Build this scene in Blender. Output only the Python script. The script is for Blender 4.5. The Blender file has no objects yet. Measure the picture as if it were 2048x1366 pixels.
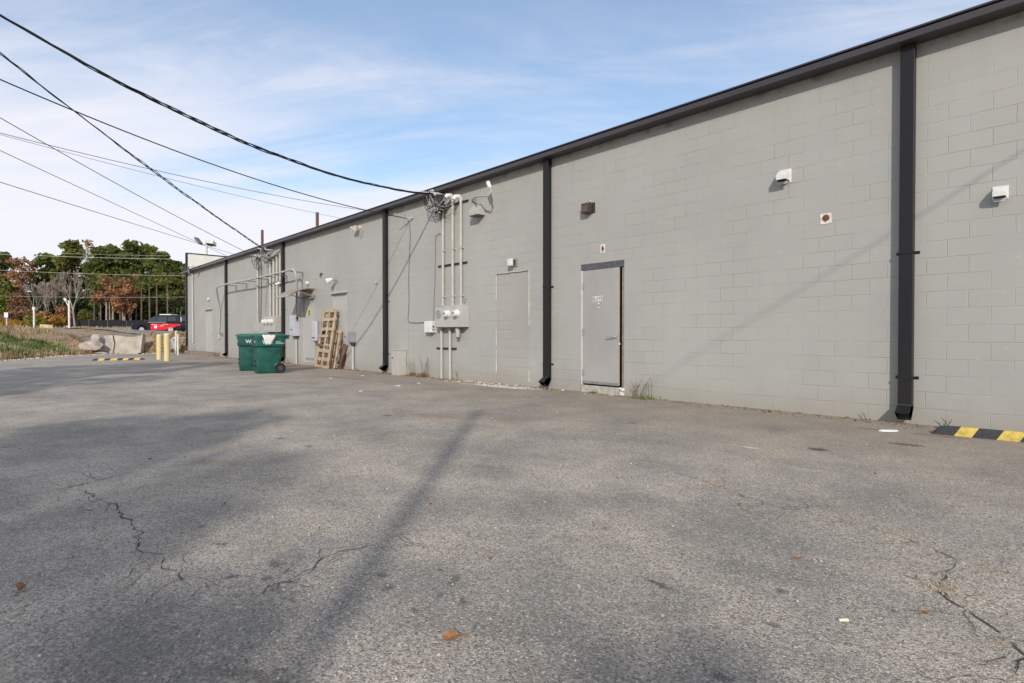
import bpy, bmesh, math, random
import numpy as np
from mathutils import Vector, Matrix
rnd = random.Random(7)
nr = np.random.default_rng(11)
scn = bpy.context.scene
COL = scn.collection
V = Vector
# ------------------------------------------------------------------ camera geometry
FPX = 1131.0; TH = math.atan2(1039, 1131.0); CD = 8.37; ZC = 1.10; PITCH = math.atan(13.5/1131)
F0 = V((-math.cos(TH), math.sin(TH), 0)); RT = V((math.sin(TH), math.cos(TH), 0)); ZZ = V((0, 0, 1))
FW = F0*math.cos(PITCH) - ZZ*math.sin(PITCH); UP = ZZ*math.cos(PITCH) + F0*math.sin(PITCH)
CAM = V((0, -CD, ZC))
def ray(px, py): return FW*FPX + RT*(px-1024) + UP*(683-py)
def W(px, py, n=0.0):                     # point on the vertical plane n metres in front of the wall
    d = ray(px, py); return CAM + d*((-n+CD)/d.y)
def G(px, py, z=0.0):                     # point on the level z
    d = ray(px, py); return CAM + d*((z-ZC)/d.z)
def PX(px, py, x):                        # point on the plane X = x
    d = ray(px, py); return CAM + d*(x/d.x)
def RF(r, f, z=0.0):                      # right / forward metres from the camera's foot
    p = CAM + RT*r + F0*f; return V((p.x, p.y, z))
def toRF(p):
    q = V((p[0], p[1]+CD, 0)); return q.dot(RT), q.dot(F0)

# ------------------------------------------------------------------ materials
MATS = {}
def nodes_of(m): return m.node_tree.nodes, m.node_tree.links
def M(name, col, rough=.6, metal=0.0, var=.12, scale=4.0, bump=0.0, bscale=60.0, col2=None, spec=.5, detail=4.0, trans=0.0, coat=0.0):
    if name in MATS: return MATS[name]
    m = bpy.data.materials.new(name); m.use_nodes = True
    n, l = nodes_of(m); b = n['Principled BSDF']
    geo = n.new('ShaderNodeNewGeometry')
    noi = n.new('ShaderNodeTexNoise'); noi.inputs['Scale'].default_value = scale; noi.inputs['Detail'].default_value = detail
    l.new(geo.outputs['Position'], noi.inputs['Vector'])
    mr = n.new('ShaderNodeMapRange'); mr.inputs['From Min'].default_value = .3; mr.inputs['From Max'].default_value = .7
    l.new(noi.outputs['Fac'], mr.inputs['Value'])
    mx = n.new('ShaderNodeMix'); mx.data_type = 'RGBA'
    c1 = [min(1, c*(1-var)) for c in col]; c2 = col2 or [min(1, c*(1+var)) for c in col]
    mx.inputs['A'].default_value = (*c1, 1); mx.inputs['B'].default_value = (*c2, 1)
    l.new(mr.outputs['Result'], mx.inputs['Factor']); l.new(mx.outputs['Result'], b.inputs['Base Color'])
    b.inputs['Roughness'].default_value = rough; b.inputs['Metallic'].default_value = metal
    b.inputs['Specular IOR Level'].default_value = spec
    if coat: b.inputs['Coat Weight'].default_value = coat
    if bump:
        nb = n.new('ShaderNodeTexNoise'); nb.inputs['Scale'].default_value = bscale; nb.inputs['Detail'].default_value = 6
        l.new(geo.outputs['Position'], nb.inputs['Vector'])
        bp = n.new('ShaderNodeBump'); bp.inputs['Strength'].default_value = 1; bp.inputs['Distance'].default_value = bump
        l.new(nb.outputs['Fac'], bp.inputs['Height']); l.new(bp.outputs['Normal'], b.inputs['Normal'])
    if trans:
        tr = n.new('ShaderNodeBsdfTranslucent'); ms = n.new('ShaderNodeMixShader'); ms.inputs[0].default_value = trans
        l.new(mx.outputs['Result'], tr.inputs['Color'])
        l.new(b.outputs['BSDF'], ms.inputs[1]); l.new(tr.outputs['BSDF'], ms.inputs[2])
        l.new(ms.outputs[0], n['Material Output'].inputs['Surface'])
    MATS[name] = m; return m

def mathn(n, l, op, a, b=None, clamp=False):
    x = n.new('ShaderNodeMath'); x.operation = op; x.use_clamp = clamp
    for i, q in enumerate((a, b)):
        if q is None: continue
        if hasattr(q, 'links'): l.new(q, x.inputs[i])
        else: x.inputs[i].default_value = q
    return x.outputs[0]
def mixc(n, l, fac, a, b, mode='MIX'):
    x = n.new('ShaderNodeMix'); x.data_type = 'RGBA'; x.blend_type = mode
    for s, q in (('Factor', fac), ('A', a), ('B', b)):
        if hasattr(q, 'links'): l.new(q, x.inputs[s])
        else: x.inputs[s].default_value = q if s == 'Factor' else (*q, 1)
    return x.outputs['Result']
def noise(n, l, vec, scale, detail=4, rough=.5, dist=0.0):
    x = n.new('ShaderNodeTexNoise'); x.inputs['Scale'].default_value = scale; x.inputs['Detail'].default_value = detail
    x.inputs['Roughness'].default_value = rough; x.inputs['Distortion'].default_value = dist
    l.new(vec, x.inputs['Vector']); return x.outputs['Fac']
def ramp(n, l, val, lo, hi, a=0.0, b=1.0):
    x = n.new('ShaderNodeMapRange'); x.interpolation_type = 'SMOOTHSTEP'
    x.inputs['From Min'].default_value = lo; x.inputs['From Max'].default_value = hi
    x.inputs['To Min'].default_value = a; x.inputs['To Max'].default_value = b
    l.new(val, x.inputs['Value']); return x.outputs['Result']
def scaled(n, l, vec, s):
    x = n.new('ShaderNodeVectorMath'); x.operation = 'MULTIPLY'; l.new(vec, x.inputs[0]); x.inputs[1].default_value = s
    return x.outputs[0]

def block_wall(name, base, tint):
    m = bpy.data.materials.new(name); m.use_nodes = True; n, l = nodes_of(m); b = n['Principled BSDF']
    pos = n.new('ShaderNodeNewGeometry').outputs['Position']
    sp = n.new('ShaderNodeSeparateXYZ'); l.new(pos, sp.inputs[0])
    cb = n.new('ShaderNodeCombineXYZ')
    l.new(mathn(n, l, 'ADD', mathn(n, l, 'ADD', sp.outputs['X'], sp.outputs['Y']), .0326+81.28), cb.inputs['X']); l.new(sp.outputs['Z'], cb.inputs['Y'])
    wob = n.new('ShaderNodeTexNoise'); wob.inputs['Scale'].default_value = 5; l.new(pos, wob.inputs['Vector'])
    wv = n.new('ShaderNodeVectorMath'); wv.operation = 'MULTIPLY_ADD'; l.new(wob.outputs['Color'], wv.inputs[0]); wv.inputs[1].default_value = (.012, .012, 0)
    l.new(cb.outputs[0], wv.inputs[2])
    br = n.new('ShaderNodeTexBrick'); l.new(wv.outputs[0], br.inputs['Vector'])
    br.inputs['Scale'].default_value = 1; br.inputs['Brick Width'].default_value = .4064; br.inputs['Row Height'].default_value = .2032
    br.inputs['Mortar Size'].default_value = .0062; br.inputs['Mortar Smooth'].default_value = .8; br.inputs['Bias'].default_value = 0
    br.inputs['Color1'].default_value = (.488, .488, .488, 1); br.inputs['Color2'].default_value = (.512, .512, .512, 1); br.inputs['Mortar'].default_value = (.5, .5, .5, 1)
    big = noise(n, l, pos, .55, 4, .55); mid = noise(n, l, pos, 2.6, 5, .6); fine = noise(n, l, pos, 55, 5, .65)
    patch = noise(n, l, pos, 1.3, 3, .5)
    fill = ramp(n, l, patch, .34, .64, .12, 1.0)                       # paint fills some joints more than others
    joint = mathn(n, l, 'MULTIPLY', br.outputs['Fac'], fill)
    blk = n.new('ShaderNodeSeparateColor'); l.new(br.outputs['Color'], blk.inputs[0])
    c = mixc(n, l, ramp(n, l, big, .3, .7), [x*.93 for x in base], [x*1.05 for x in base])
    c = mixc(n, l, ramp(n, l, mid, .38, .68, 0, .55), c, tint)
    tone = mathn(n, l, 'ADD', mathn(n, l, 'MULTIPLY', blk.outputs[0], .9), .55)
    t3 = n.new('ShaderNodeCombineColor')
    for i in range(3): l.new(tone, t3.inputs[i])
    c = mixc(n, l, 1.0, c, t3.outputs[0], 'MULTIPLY')
    c = mixc(n, l, mathn(n, l, 'MULTIPLY', joint, .10), c, [x*.55 for x in base])
    # splash dirt low down and streaks under the eave
    low = ramp(n, l, mathn(n, l, 'ADD', sp.outputs['Z'], mathn(n, l, 'MULTIPLY', mid, .5)), .22, .72, .62, 0)
    c = mixc(n, l, low, c, (.33, .30, .25))
    st = noise(n, l, scaled(n, l, pos, (3.0, 3.0, .22)), 1.6, 4, .6)
    top = mathn(n, l, 'MULTIPLY', ramp(n, l, st, .52, .75), ramp(n, l, sp.outputs['Z'], 3.2, 4.6, .05, .20))
    c = mixc(n, l, top, c, (.30, .295, .27))
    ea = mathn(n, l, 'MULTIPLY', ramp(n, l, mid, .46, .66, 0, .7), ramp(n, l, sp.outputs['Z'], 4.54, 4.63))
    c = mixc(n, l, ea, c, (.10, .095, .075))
    spk = ramp(n, l, noise(n, l, pos, 9, 2, .5), .70, .76, 0, .35)
    c = mixc(n, l, spk, c, (.5, .5, .48))
    l.new(c, b.inputs['Base Color']); b.inputs['Roughness'].default_value = .72; b.inputs['Specular IOR Level'].default_value = .3
    h = mathn(n, l, 'SUBTRACT', mathn(n, l, 'MULTIPLY', fine, .22), mathn(n, l, 'MULTIPLY', joint, 1.0))
    h = mathn(n, l, 'ADD', h, mathn(n, l, 'MULTIPLY', blk.outputs[0], 2.5))
    h = mathn(n, l, 'ADD', h, mathn(n, l, 'MULTIPLY', noise(n, l, pos, 13, 3, .5), .35))
    bp = n.new('ShaderNodeBump'); bp.inputs['Distance'].default_value = .0042; bp.inputs['Strength'].default_value = .85
    l.new(h, bp.inputs['Height']); l.new(bp.outputs['Normal'], b.inputs['Normal'])
    MATS[name] = m; return m

STAINS = []      # (x, y, rx, ry, rot, colour, strength, softness)
def asphalt(name, base, stains=False):
    m = bpy.data.materials.new(name); m.use_nodes = True; n, l = nodes_of(m); b = n['Principled BSDF']
    pos = n.new('ShaderNodeNewGeometry').outputs['Position']
    sp = n.new('ShaderNodeSeparateXYZ'); l.new(pos, sp.inputs[0])
    def vor(s):
        v = n.new('ShaderNodeTexVoronoi'); v.inputs['Scale'].default_value = s; l.new(pos, v.inputs['Vector']); return v
    va = vor(125); vb = vor(280)
    sa = n.new('ShaderNodeSeparateColor'); l.new(va.outputs['Color'], sa.inputs[0])
    sb = n.new('ShaderNodeSeparateColor'); l.new(vb.outputs['Color'], sb.inputs[0])
    big = noise(n, l, pos, .22, 5, .6); mid = noise(n, l, pos, 1.1, 6, .65); sm = noise(n, l, pos, 7, 4, .6)
    zone = noise(n, l, pos, .45, 3, .55, 1.5)
    c = mixc(n, l, ramp(n, l, big, .36, .64), (base[0]*.86, base[1]*.87, base[2]*.88), [x*1.10 for x in base])
    c = mixc(n, l, ramp(n, l, zone, .50, .62, 0, .32), c, (base[0]*.80, base[1]*.78, base[2]*.76))
    c = mixc(n, l, ramp(n, l, mid, .35, .7, 0, .5), c, (base[0]*1.08, base[1]*.98, base[2]*.86))
    c = mixc(n, l, ramp(n, l, sm, .45, .75, 0, .28), c, [x*.62 for x in base])
    # aggregate: dark binder, pale and tan stones
    tone = mathn(n, l, 'ADD', mathn(n, l, 'MULTIPLY', mathn(n, l, 'POWER', sa.outputs[0], .75), mathn(n, l, 'ADD', mathn(n, l, 'MULTIPLY', ramp(n, l, mid, .3, .7), .8), .55)), .42)
    tone = mathn(n, l, 'MULTIPLY', tone, mathn(n, l, 'ADD', mathn(n, l, 'MULTIPLY', sb.outputs[0], .5), .76))
    t3 = n.new('ShaderNodeCombineColor')
    for i in range(3): l.new(tone, t3.inputs[i])
    c = mixc(n, l, 1.0, c, t3.outputs[0], 'MULTIPLY')
    c = mixc(n, l, ramp(n, l, sa.outputs[1], .80, .90, 0, .30), c, (.30, .22, .16))
    c = mixc(n, l, ramp(n, l, sa.outputs[2], .94, .97, 0, .75), c, (.58, .55, .50))
    c = mixc(n, l, ramp(n, l, sb.outputs[2], .90, .96, 0, .55), c, (.40, .40, .40))
    pit = noise(n, l, pos, 38, 3, .6); c = mixc(n, l, ramp(n, l, pit, .60, .70, 0, .6), c, [x*.35 for x in base])
    if stains:
        wall = mathn(n, l, 'ADD', mathn(n, l, 'MULTIPLY', sp.outputs['Y'], 1.0), mathn(n, l, 'MULTIPLY', mid, 2.4))
        c = mixc(n, l, ramp(n, l, wall, -3.4, .9, 0, .5), c, (.26, .215, .165))
        wv = n.new('ShaderNodeVectorMath'); wv.operation = 'MULTIPLY_ADD'
        wn = n.new('ShaderNodeTexNoise'); wn.inputs['Scale'].default_value = 14; wn.inputs['Detail'].default_value = 6; wn.inputs['Roughness'].default_value = .7; l.new(pos, wn.inputs['Vector'])
        l.new(wn.outputs['Color'], wv.inputs[0]); wv.inputs[1].default_value = (1, 1, 0); wv.inputs[2].default_value = (-.5, -.5, 0)
        for (x, y, rx, ry, rot, col, st, soft) in STAINS:
            mp = n.new('ShaderNodeMapping'); mp.vector_type = 'TEXTURE'
            mp.inputs['Location'].default_value = (x, y, 0); mp.inputs['Rotation'].default_value = (0, 0, rot); mp.inputs['Scale'].default_value = (rx, ry, 1e3)
            ad = n.new('ShaderNodeVectorMath'); ad.operation = 'MULTIPLY_ADD'; l.new(wv.outputs[0], ad.inputs[0])
            k = min(rx, ry)*2.6; ad.inputs[1].default_value = (k, k, 0); l.new(pos, ad.inputs[2])
            l.new(ad.outputs[0], mp.inputs['Vector'])
            ln = n.new('ShaderNodeVectorMath'); ln.operation = 'LENGTH'; l.new(mp.outputs[0], ln.inputs[0])
            c = mixc(n, l, ramp(n, l, ln.outputs['Value'], 1-soft, 1, st, 0), c, col)
    l.new(c, b.inputs['Base Color']); b.inputs['Roughness'].default_value = .85; b.inputs['Specular IOR Level'].default_value = .25
    h = mathn(n, l, 'ADD', mathn(n, l, 'MULTIPLY', va.outputs['Distance'], -.9), mathn(n, l, 'MULTIPLY', sa.outputs[0], .5))
    bp = n.new('ShaderNodeBump'); bp.inputs['Distance'].default_value = .0045; bp.inputs['Strength'].default_value = .8
    l.new(h, bp.inputs['Height']); l.new(bp.outputs['Normal'], b.inputs['Normal'])
    MATS[name] = m; return m

# ------------------------------------------------------------------ mesh builder
ORG = {}
class MB:
    def __init__(s): s.v = []; s.f = []; s.m = []
    def add(s, vs, fs, mi=0):
        o = len(s.v); s.v += [V(p) for p in vs]; s.f += [tuple(i+o for i in f) for f in fs]; s.m += [mi]*len(fs); return s
    def obox(s, c, ax, ay, az, mi=0):
        c, ax, ay, az = V(c), V(ax), V(ay), V(az)
        vs = [c+ax*i+ay*j+az*k for i in (-1, 1) for j in (-1, 1) for k in (-1, 1)]
        if ax.cross(ay).dot(az) < 0: vs = [c-ax*i+ay*j+az*k for i in (-1, 1) for j in (-1, 1) for k in (-1, 1)]
        return s.add(vs, [(0, 1, 3, 2), (4, 6, 7, 5), (0, 4, 5, 1), (2, 3, 7, 6), (0, 2, 6, 4), (1, 5, 7, 3)], mi)
    def box(s, x0, x1, y0, y1, z0, z1, mi=0):
        x0, x1 = sorted((x0, x1)); y0, y1 = sorted((y0, y1)); z0, z1 = sorted((z0, z1))
        return s.obox(((x0+x1)/2, (y0+y1)/2, (z0+z1)/2), ((x1-x0)/2, 0, 0), (0, (y1-y0)/2, 0), (0, 0, (z1-z0)/2), mi)
    def loft(s, rings, mi=0, cap=True, close=True):
        k = len(rings[0]); vs = [p for r in rings for p in r]; fs = []
        for i in range(len(rings)-1):
            for j in range(k if close else k-1):
                a = i*k+j; b = i*k+(j+1) % k; fs.append((a, b, b+k, a+k))
        if cap: fs.append(tuple(range(k-1, -1, -1))); fs.append(tuple((len(rings)-1)*k+j for j in range(k)))
        return s.add(vs, fs, mi)
    def tube(s, path, r, seg=8, mi=0, cap=True):
        path = [V(p) for p in path]; n = len(path)
        rs = r if isinstance(r, (list, tuple)) else [r]*n
        rings = []; ref = None
        for i, p in enumerate(path):
            t = (path[min(i+1, n-1)] - path[max(i-1, 0)]).normalized()
            if ref is None: ref = V((0, 0, 1)) if abs(t.z) < .9 else V((1, 0, 0))
            x = ref - t*ref.dot(t)
            if x.length < 1e-4: x = t.orthogonal()
            x.normalize(); ref = x; y = t.cross(x)
            rings.append([p + (x*math.cos(2*math.pi*j/seg) + y*math.sin(2*math.pi*j/seg))*rs[i] for j in range(seg)])
        return s.loft(rings, mi, cap)
    def cyl(s, a, b, r0, r1=None, seg=16, mi=0): return s.tube([a, b], [r0, r0 if r1 is None else r1], seg, mi)
    def prism(s, poly, ext, mi=0):
        ext = V(ext); poly = [V(p) for p in poly]
        nrm = V((0, 0, 0))
        for i in range(len(poly)): nrm += poly[i].cross(poly[(i+1) % len(poly)])
        if nrm.dot(ext) < 0: poly = poly[::-1]
        return s.loft([poly, [p+ext for p in poly]], mi)
    def lathe(s, c, axis, prof, seg=20, mi=0):
        c = V(c); axis = V(axis).normalized(); x = axis.orthogonal().normalized(); y = axis.cross(x)
        return s.loft([[c+axis*h+(x*math.cos(2*math.pi*j/seg)+y*math.sin(2*math.pi*j/seg))*max(r, 1e-4) for j in range(seg)] for r, h in prof], mi)
    def text(s, body, size, o, ux, uy, depth=.002, mi=0, align='CENTER'):
        cu = bpy.data.curves.new('lettering', 'FONT'); cu.body = body; cu.size = size; cu.align_x = align; cu.extrude = depth/2; cu.offset = size*.012
        ob = bpy.data.objects.new('lettering', cu); COL.objects.link(ob)
        dg = bpy.context.evaluated_depsgraph_get(); me = bpy.data.meshes.new_from_object(ob.evaluated_get(dg))
        o, ux, uy = V(o), V(ux).normalized(), V(uy).normalized(); uz = ux.cross(uy)
        s.add([o+ux*v.co.x+uy*v.co.y+uz*v.co.z for v in me.vertices], [tuple(p.vertices) for p in me.polygons], mi)
        bpy.data.objects.remove(ob); bpy.data.curves.remove(cu); bpy.data.meshes.remove(me); return s
    def build(s, name, mats, parent=None, bevel=0.0, smooth=None, loc=None, seg=2):
        if not isinstance(mats, (list, tuple)): mats = [mats]
        if parent is not None: org = ORG[parent.name]
        elif loc is not None: org = V(loc)
        else:
            a = np.array([tuple(p) for p in s.v]); org = V(((a[:, 0].min()+a[:, 0].max())/2, (a[:, 1].min()+a[:, 1].max())/2, a[:, 2].min()))
        me = bpy.data.meshes.new(name); me.from_pydata([tuple(p-org) for p in s.v], [], s.f)
        for mt in mats: me.materials.append(mt)
        me.polygons.foreach_set('material_index', s.m)
        if smooth is not None:
            me.polygons.foreach_set('use_smooth', [True]*len(s.f)); me.set_sharp_from_angle(angle=math.radians(smooth))
        me.validate(); me.update()
        o = bpy.data.objects.new(name, me); COL.objects.link(o)
        if parent is not None: o.parent = parent
        else: o.location = org
        ORG[o.name] = org
        if bevel:
            b = o.modifiers.new('bevel', 'BEVEL'); b.width = bevel; b.segments = seg; b.limit_method = 'ANGLE'; b.angle_limit = math.radians(40)
        return o
def tag(o, label, cat, group=None):
    o['label'] = label; o['category'] = cat
    if group: o['group'] = group
    return o
def struct(o, kind='structure'): o['kind'] = kind; return o
def thing(name, label, cat, loc, group=None):
    o = bpy.data.objects.new(name, None); COL.objects.link(o); o.location = loc; o.empty_display_size = .2
    ORG[o.name] = V(loc); return tag(o, label, cat, group)
def dup(o, loc=None, label=None, rotz=None, parent=None, scale=None):
    c = o.copy(); COL.objects.link(c)
    if parent is not None: c.parent = parent
    if loc is not None: c.location = loc
    if rotz is not None: c.rotation_euler = (0, 0, rotz)
    if scale is not None: c.scale = scale if hasattr(scale, '__len__') else (scale,)*3
    if label: c['label'] = label
    for ch in list(o.children): dup(ch, parent=c)
    return c
def arc(c, u, v, r, a0, a1, k=6):
    c, u, v = V(c), V(u), V(v)
    return [c+(u*math.cos(math.radians(a0+(a1-a0)*i/k))+v*math.sin(math.radians(a0+(a1-a0)*i/k)))*r for i in range(k+1)]

# ------------------------------------------------------------------ materials used
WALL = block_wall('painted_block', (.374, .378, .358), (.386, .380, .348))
INFILL = block_wall('painted_infill', (.366, .362, .336), (.370, .357, .322))
BRONZE = M('dark_bronze_metal', (.014, .013, .015), .45, 0, .12, 3, spec=.35)
GUTTERM = M('gutter_metal', (.048, .043, .047), .38, 0, .12, 2.5, spec=.6)
ROOFM = M('roof_edge_metal', (.055, .055, .058), .35, .2, .12, 3)
PAINTPIPE = M('painted_conduit', (.44, .425, .39), .5, 0, .08, 6)
PAINTBOX = M('painted_box', (.43, .425, .40), .5, 0, .06, 3)
GREYBOX = M('grey_enamel', (.46, .48, .53), .4, 0, .1, 5)
GREYBOX2 = M('galvanised_grey', (.33, .335, .35), .42, .3, .1, 6)
DOORM = M('taupe_door_paint', (.362, .352, .334), .5, 0, .09, 1.4)
DOORG = M('grey_door_paint', (.43, .425, .40), .5, 0, .05, 2)
HEADM = M('slate_door_head', (.085, .09, .105), .5, 0, .3, 14)
STEEL = M('brushed_steel', (.55, .55, .55), .3, .9, .15, 20)
CHROME = M('bright_steel', (.75, .75, .75), .18, 1, .05, 20)
BLACK = M('black_void', (.006, .006, .006), .9, 0, .1, 5)
BLACKC = M('black_cable', (.012, .012, .013), .5, 0, .2, 8)
GREYC = M('grey_cable', (.16, .16, .165), .6, .2, .2, 8)
LIGHTC = M('pale_wire', (.42, .42, .40), .5, .3, .2, 2)
FARC = M('distant_wire', (.30, .31, .34), .6, 0, .1, 2)
WHITEP = M('white_plastic', (.68, .68, .66), .5, 0, .10, 9)
CREAM = M('cream_plastic', (.66, .61, .50), .5, 0, .12, 12)
PARAPET = M('cream_stucco', (.72, .71, .66), .8, 0, .04, 2, .002, 90)
MORTAR = M('fresh_mortar', (.68, .64, .58), .9, 0, .2, 30, .004, 70)
RUST = M('rust_hole', (.16, .060, .022), .9, 0, .6, 35, .004, 60)
RUSTP = M('rusty_pipe', (.115, .055, .042), .7, 0, .3, 8)
DARKPL = M('dark_brown_plastic', (.055, .040, .034), .35, 0, .1, 9)
BIN = M('green_bin_plastic', (.006, .076, .060), .48, 0, .4, 4.5, .0015, 150, spec=.45)
BINLID = M('faded_green_lid', (.032, .14, .105), .5, 0, .3, 5)
RUBBER = M('black_rubber', (.008, .008, .009), .85, 0, .25, 10)
HUBP = M('hub_plastic', (.075, .075, .077), .45, 0, .2, 10)
YELLOW = M('yellow_paint', (.74, .53, .085), .55, 0, .18, 9)
PALEYEL = M('faded_yellow_paint', (.74, .65, .36), .65, 0, .2, 6, col2=(.68, .54, .25))
RUBYEL = M('worn_yellow_stripe', (.56, .42, .085), .7, 0, .28, 18)
RUBBLK = M('recycled_rubber', (.035, .038, .042), .75, 0, .3, 40, .003, 120)
WOOD = M('pallet_pine', (.48, .36, .22), .8, 0, .3, 7, .002, 40, col2=(.58, .46, .32))
WOODD = M('weathered_shaded_board', (.17, .10, .062), .85, 0, .4, 6, .002, 40)
CONC = M('old_concrete', (.40, .355, .30), .9, 0, .2, 2.4, .01, 12)
STONE = M('pale_riprap', (.40, .355, .315), .95, 0, .35, 3.5, .02, 14)
BRICK = M('brown_ledge', (.24, .18, .14), .9, 0, .4, 6, .01, 20)
PAPER = M('white_paper', (.80, .80, .80), .7, 0, .04, 6, trans=.15)
SIGNY = M('yellow_notice', (.56, .53, .11), .5, 0, .1, 12)
INK = M('dark_ink', (.03, .03, .032), .6, 0, .1, 12)
BARK = M('grey_bark', (.13, .105, .085), .95, 0, .35, 3)
BARKP = M('pine_bark', (.12, .080, .058), .95, 0, .35, 3)
BAREW = M('pale_bare_wood', (.30, .265, .23), .9, 0, .25, 2)
TWIG = M('grey_twigs', (.27, .225, .20), .95, 0, .3, 2)
PINE = M('pine_needles', (.085, .14, .03), .7, 0, .5, .45, col2=(.24, .28, .065), trans=.45, detail=6)
PINE2 = M('olive_needles', (.12, .16, .03), .7, 0, .5, .45, col2=(.28, .28, .07), trans=.45, detail=6)
ORANGE = M('russet_leaves', (.34, .15, .072), .75, 0, .35, .8, col2=(.50, .27, .14), trans=.35)
GOLD = M('golden_leaves', (.36, .21, .04), .75, 0, .35, .8, col2=(.48, .27, .05), trans=.35)
MAROON = M('dull_red_leaves', (.22, .125, .075), .8, 0, .35, .8, col2=(.32, .18, .10), trans=.3)
LIME = M('yellow_green_leaves', (.16, .20, .022), .75, 0, .4, .8, col2=(.30, .29, .035), trans=.35)
DKGREEN = M('dark_green_leaves', (.05, .085, .026), .8, 0, .4, .7, col2=(.085, .11, .03), trans=.35)
GRASSG = M('green_weed_blades', (.11, .22, .045), .75, 0, .45, 1.2, col2=(.27, .34, .10), trans=.35)
GRASSD = M('dry_grass_blades', (.46, .34, .19), .8, 0, .35, 1.5, col2=(.60, .46, .28), trans=.3)
RUSTG = M('rusty_ground_cover', (.30, .17, .055), .85, 0, .35, 2, col2=(.36, .23, .09), trans=.25)
LEAFB = M('fallen_leaf', (.36, .19, .09), .7, 0, .3, 40, trans=.3)
FENCEM = M('black_mesh_fabric', (.008, .009, .014), .9, 0, .3, 2)
GASM = M('gas_meter_grey', (.38, .42, .45), .45, 0, .12, 8)
GLASS = M('dark_car_glass', (.02, .03, .035), .06, 0, .3, 3, spec=.8)
CARP = M('black_car_paint', (.006, .007, .009), .4, 0, .2, 3, spec=.3, coat=.05)
REDP = M('red_decal', (.62, .008, .022), .35, 0, .12, 5)
LAMPW = M('lamp_lens', (.75, .75, .72), .15, 0, .05, 8)
WOODPOLE = M('utility_pole_wood', (.13, .09, .06), .9, 0, .3, 4)
TANSHEET = M('tan_awning_sheet', (.42, .36, .28), .4, 0, .08, 3, trans=.15)
TILEM = M('white_sticker', (.70, .71, .73), .4, 0, .06, 20)

# ------------------------------------------------------------------ setting: terrain, lot, road
edge_px = [(0, 722), (51, 718.7), (127, 711.7), (216, 708.5), (312, 707.4), (372, 706.4)]
lot = [(-3, -45), (-3.5, -12), (-5, -7), (-11, 0), (-17, 8), (-21.6, 18)]
for p in edge_px: lot.append(toRF(G(*p)))
lot += [(-14, 36.0), (6, 38), (60, 38), (60, -45)]
LOT = np.array(lot)
def lotdist(P):                            # signed distance, positive outside the lot
    P = np.asarray(P, float); a = LOT; b = np.roll(LOT, -1, 0); d = np.full(len(P), 1e9); ins = np.zeros(len(P), bool)
    for (x0, y0), (x1, y1) in zip(a, b):
        ex, ey = x1-x0, y1-y0; t = np.clip(((P[:, 0]-x0)*ex+(P[:, 1]-y0)*ey)/(ex*ex+ey*ey), 0, 1)
        d = np.minimum(d, np.hypot(P[:, 0]-x0-t*ex, P[:, 1]-y0-t*ey))
        c = ((y0 > P[:, 1]) != (y1 > P[:, 1])) & (P[:, 0] < (x1-x0)*(P[:, 1]-y0)/(y1-y0+1e-12)+x0); ins ^= c
    return np.where(ins, -d, d)
def sstep(t): t = np.clip(t, 0, 1); return t*t*(3-2*t)
def terrain(P):
    P = np.asarray(P, float); r, f = P[:, 0], P[:, 1]; d = lotdist(P)
    far = np.interp(f, [-60, 0, 30, 37, 45, 55, 62, 70, 75, 85, 100, 300, 3000], [.15, .2, 1.05, 1.07, 1.10, 1.14, 1.27, 1.72, 2.05, 2.3, 2.5, 3.2, 4])
    mound = np.interp(r, [-80, -34, -27.6, -26, -24.6, -22], [.48, .48, .46, .14, -.12, 0])*np.interp(f, [-20, 10, 20, 34, 46, 53], [0, .3, .9, 1, .6, .0])
    w = np.interp(r, [-27, -24.5, -23.2, -20, -18], [6.5, 4.2, 1.8, 1.6, 1.4])
    z = (far+mound)*sstep((d-.15)/w)
    und = .05*np.sin(r*1.7+f*.6)*np.sin(f*1.3-r*.4)+.03*np.sin(r*4.1+f*2.3)
    z = z+und*np.clip((d-.3)/2, 0, 1)*np.where(f > 40, .3, 1)
    return np.where(d < .15, -.08, z-.02)
def tz(r, f): return float(terrain([(r, f)])[0])
def grid(name, rs, fs, zoff, mat, kind='structure'):
    R_, F_ = np.meshgrid(rs, fs); P = np.stack([R_.ravel(), F_.ravel()], 1); z = terrain(P)+zoff
    mb = MB(); mb.v = [RF(p[0], p[1], zz) for p, zz in zip(P, z)]; k = len(rs)
    mb.f = [(j*k+i, j*k+i+1, (j+1)*k+i+1, (j+1)*k+i) for j in range(len(fs)-1) for i in range(k-1)]; mb.m = [0]*len(mb.f)
    o = mb.build(name, mat, smooth=60, loc=(0, 0, 0)); return struct(o, kind)

def earth_mat():
    m = bpy.data.materials.new('bank_earth'); m.use_nodes = True; n, l = nodes_of(m); b = n['Principled BSDF']
    pos = n.new('ShaderNodeNewGeometry').outputs['Position']
    a = noise(n, l, pos, .5, 6, .65); c2 = noise(n, l, pos, 2.4, 6, .65); d = noise(n, l, pos, 8, 5, .7)
    c = mixc(n, l, ramp(n, l, a, .4, .62), (.30, .22, .145), (.36, .29, .19))
    c = mixc(n, l, ramp(n, l, c2, .45, .65, 0, .8), c, (.21, .17, .075))
    c = mixc(n, l, ramp(n, l, d, .5, .7, 0, .6), c, (.42, .31, .21))
    l.new(c, b.inputs['Base Color']); b.inputs['Roughness'].default_value = .95
    bp = n.new('ShaderNodeBump'); bp.inputs['Distance'].default_value = .06; l.new(d, bp.inputs['Height']); l.new(bp.outputs['Normal'], b.inputs['Normal'])
    return m
EARTH = earth_mat()
rs = np.concatenate([[-3000, -800, -300, -160, -110, -85], np.arange(-78, -42, 1.0), np.arange(-42, -8, .45), [-6, 0, 10, 30, 60, 100, 200, 800, 3000]])
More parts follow.
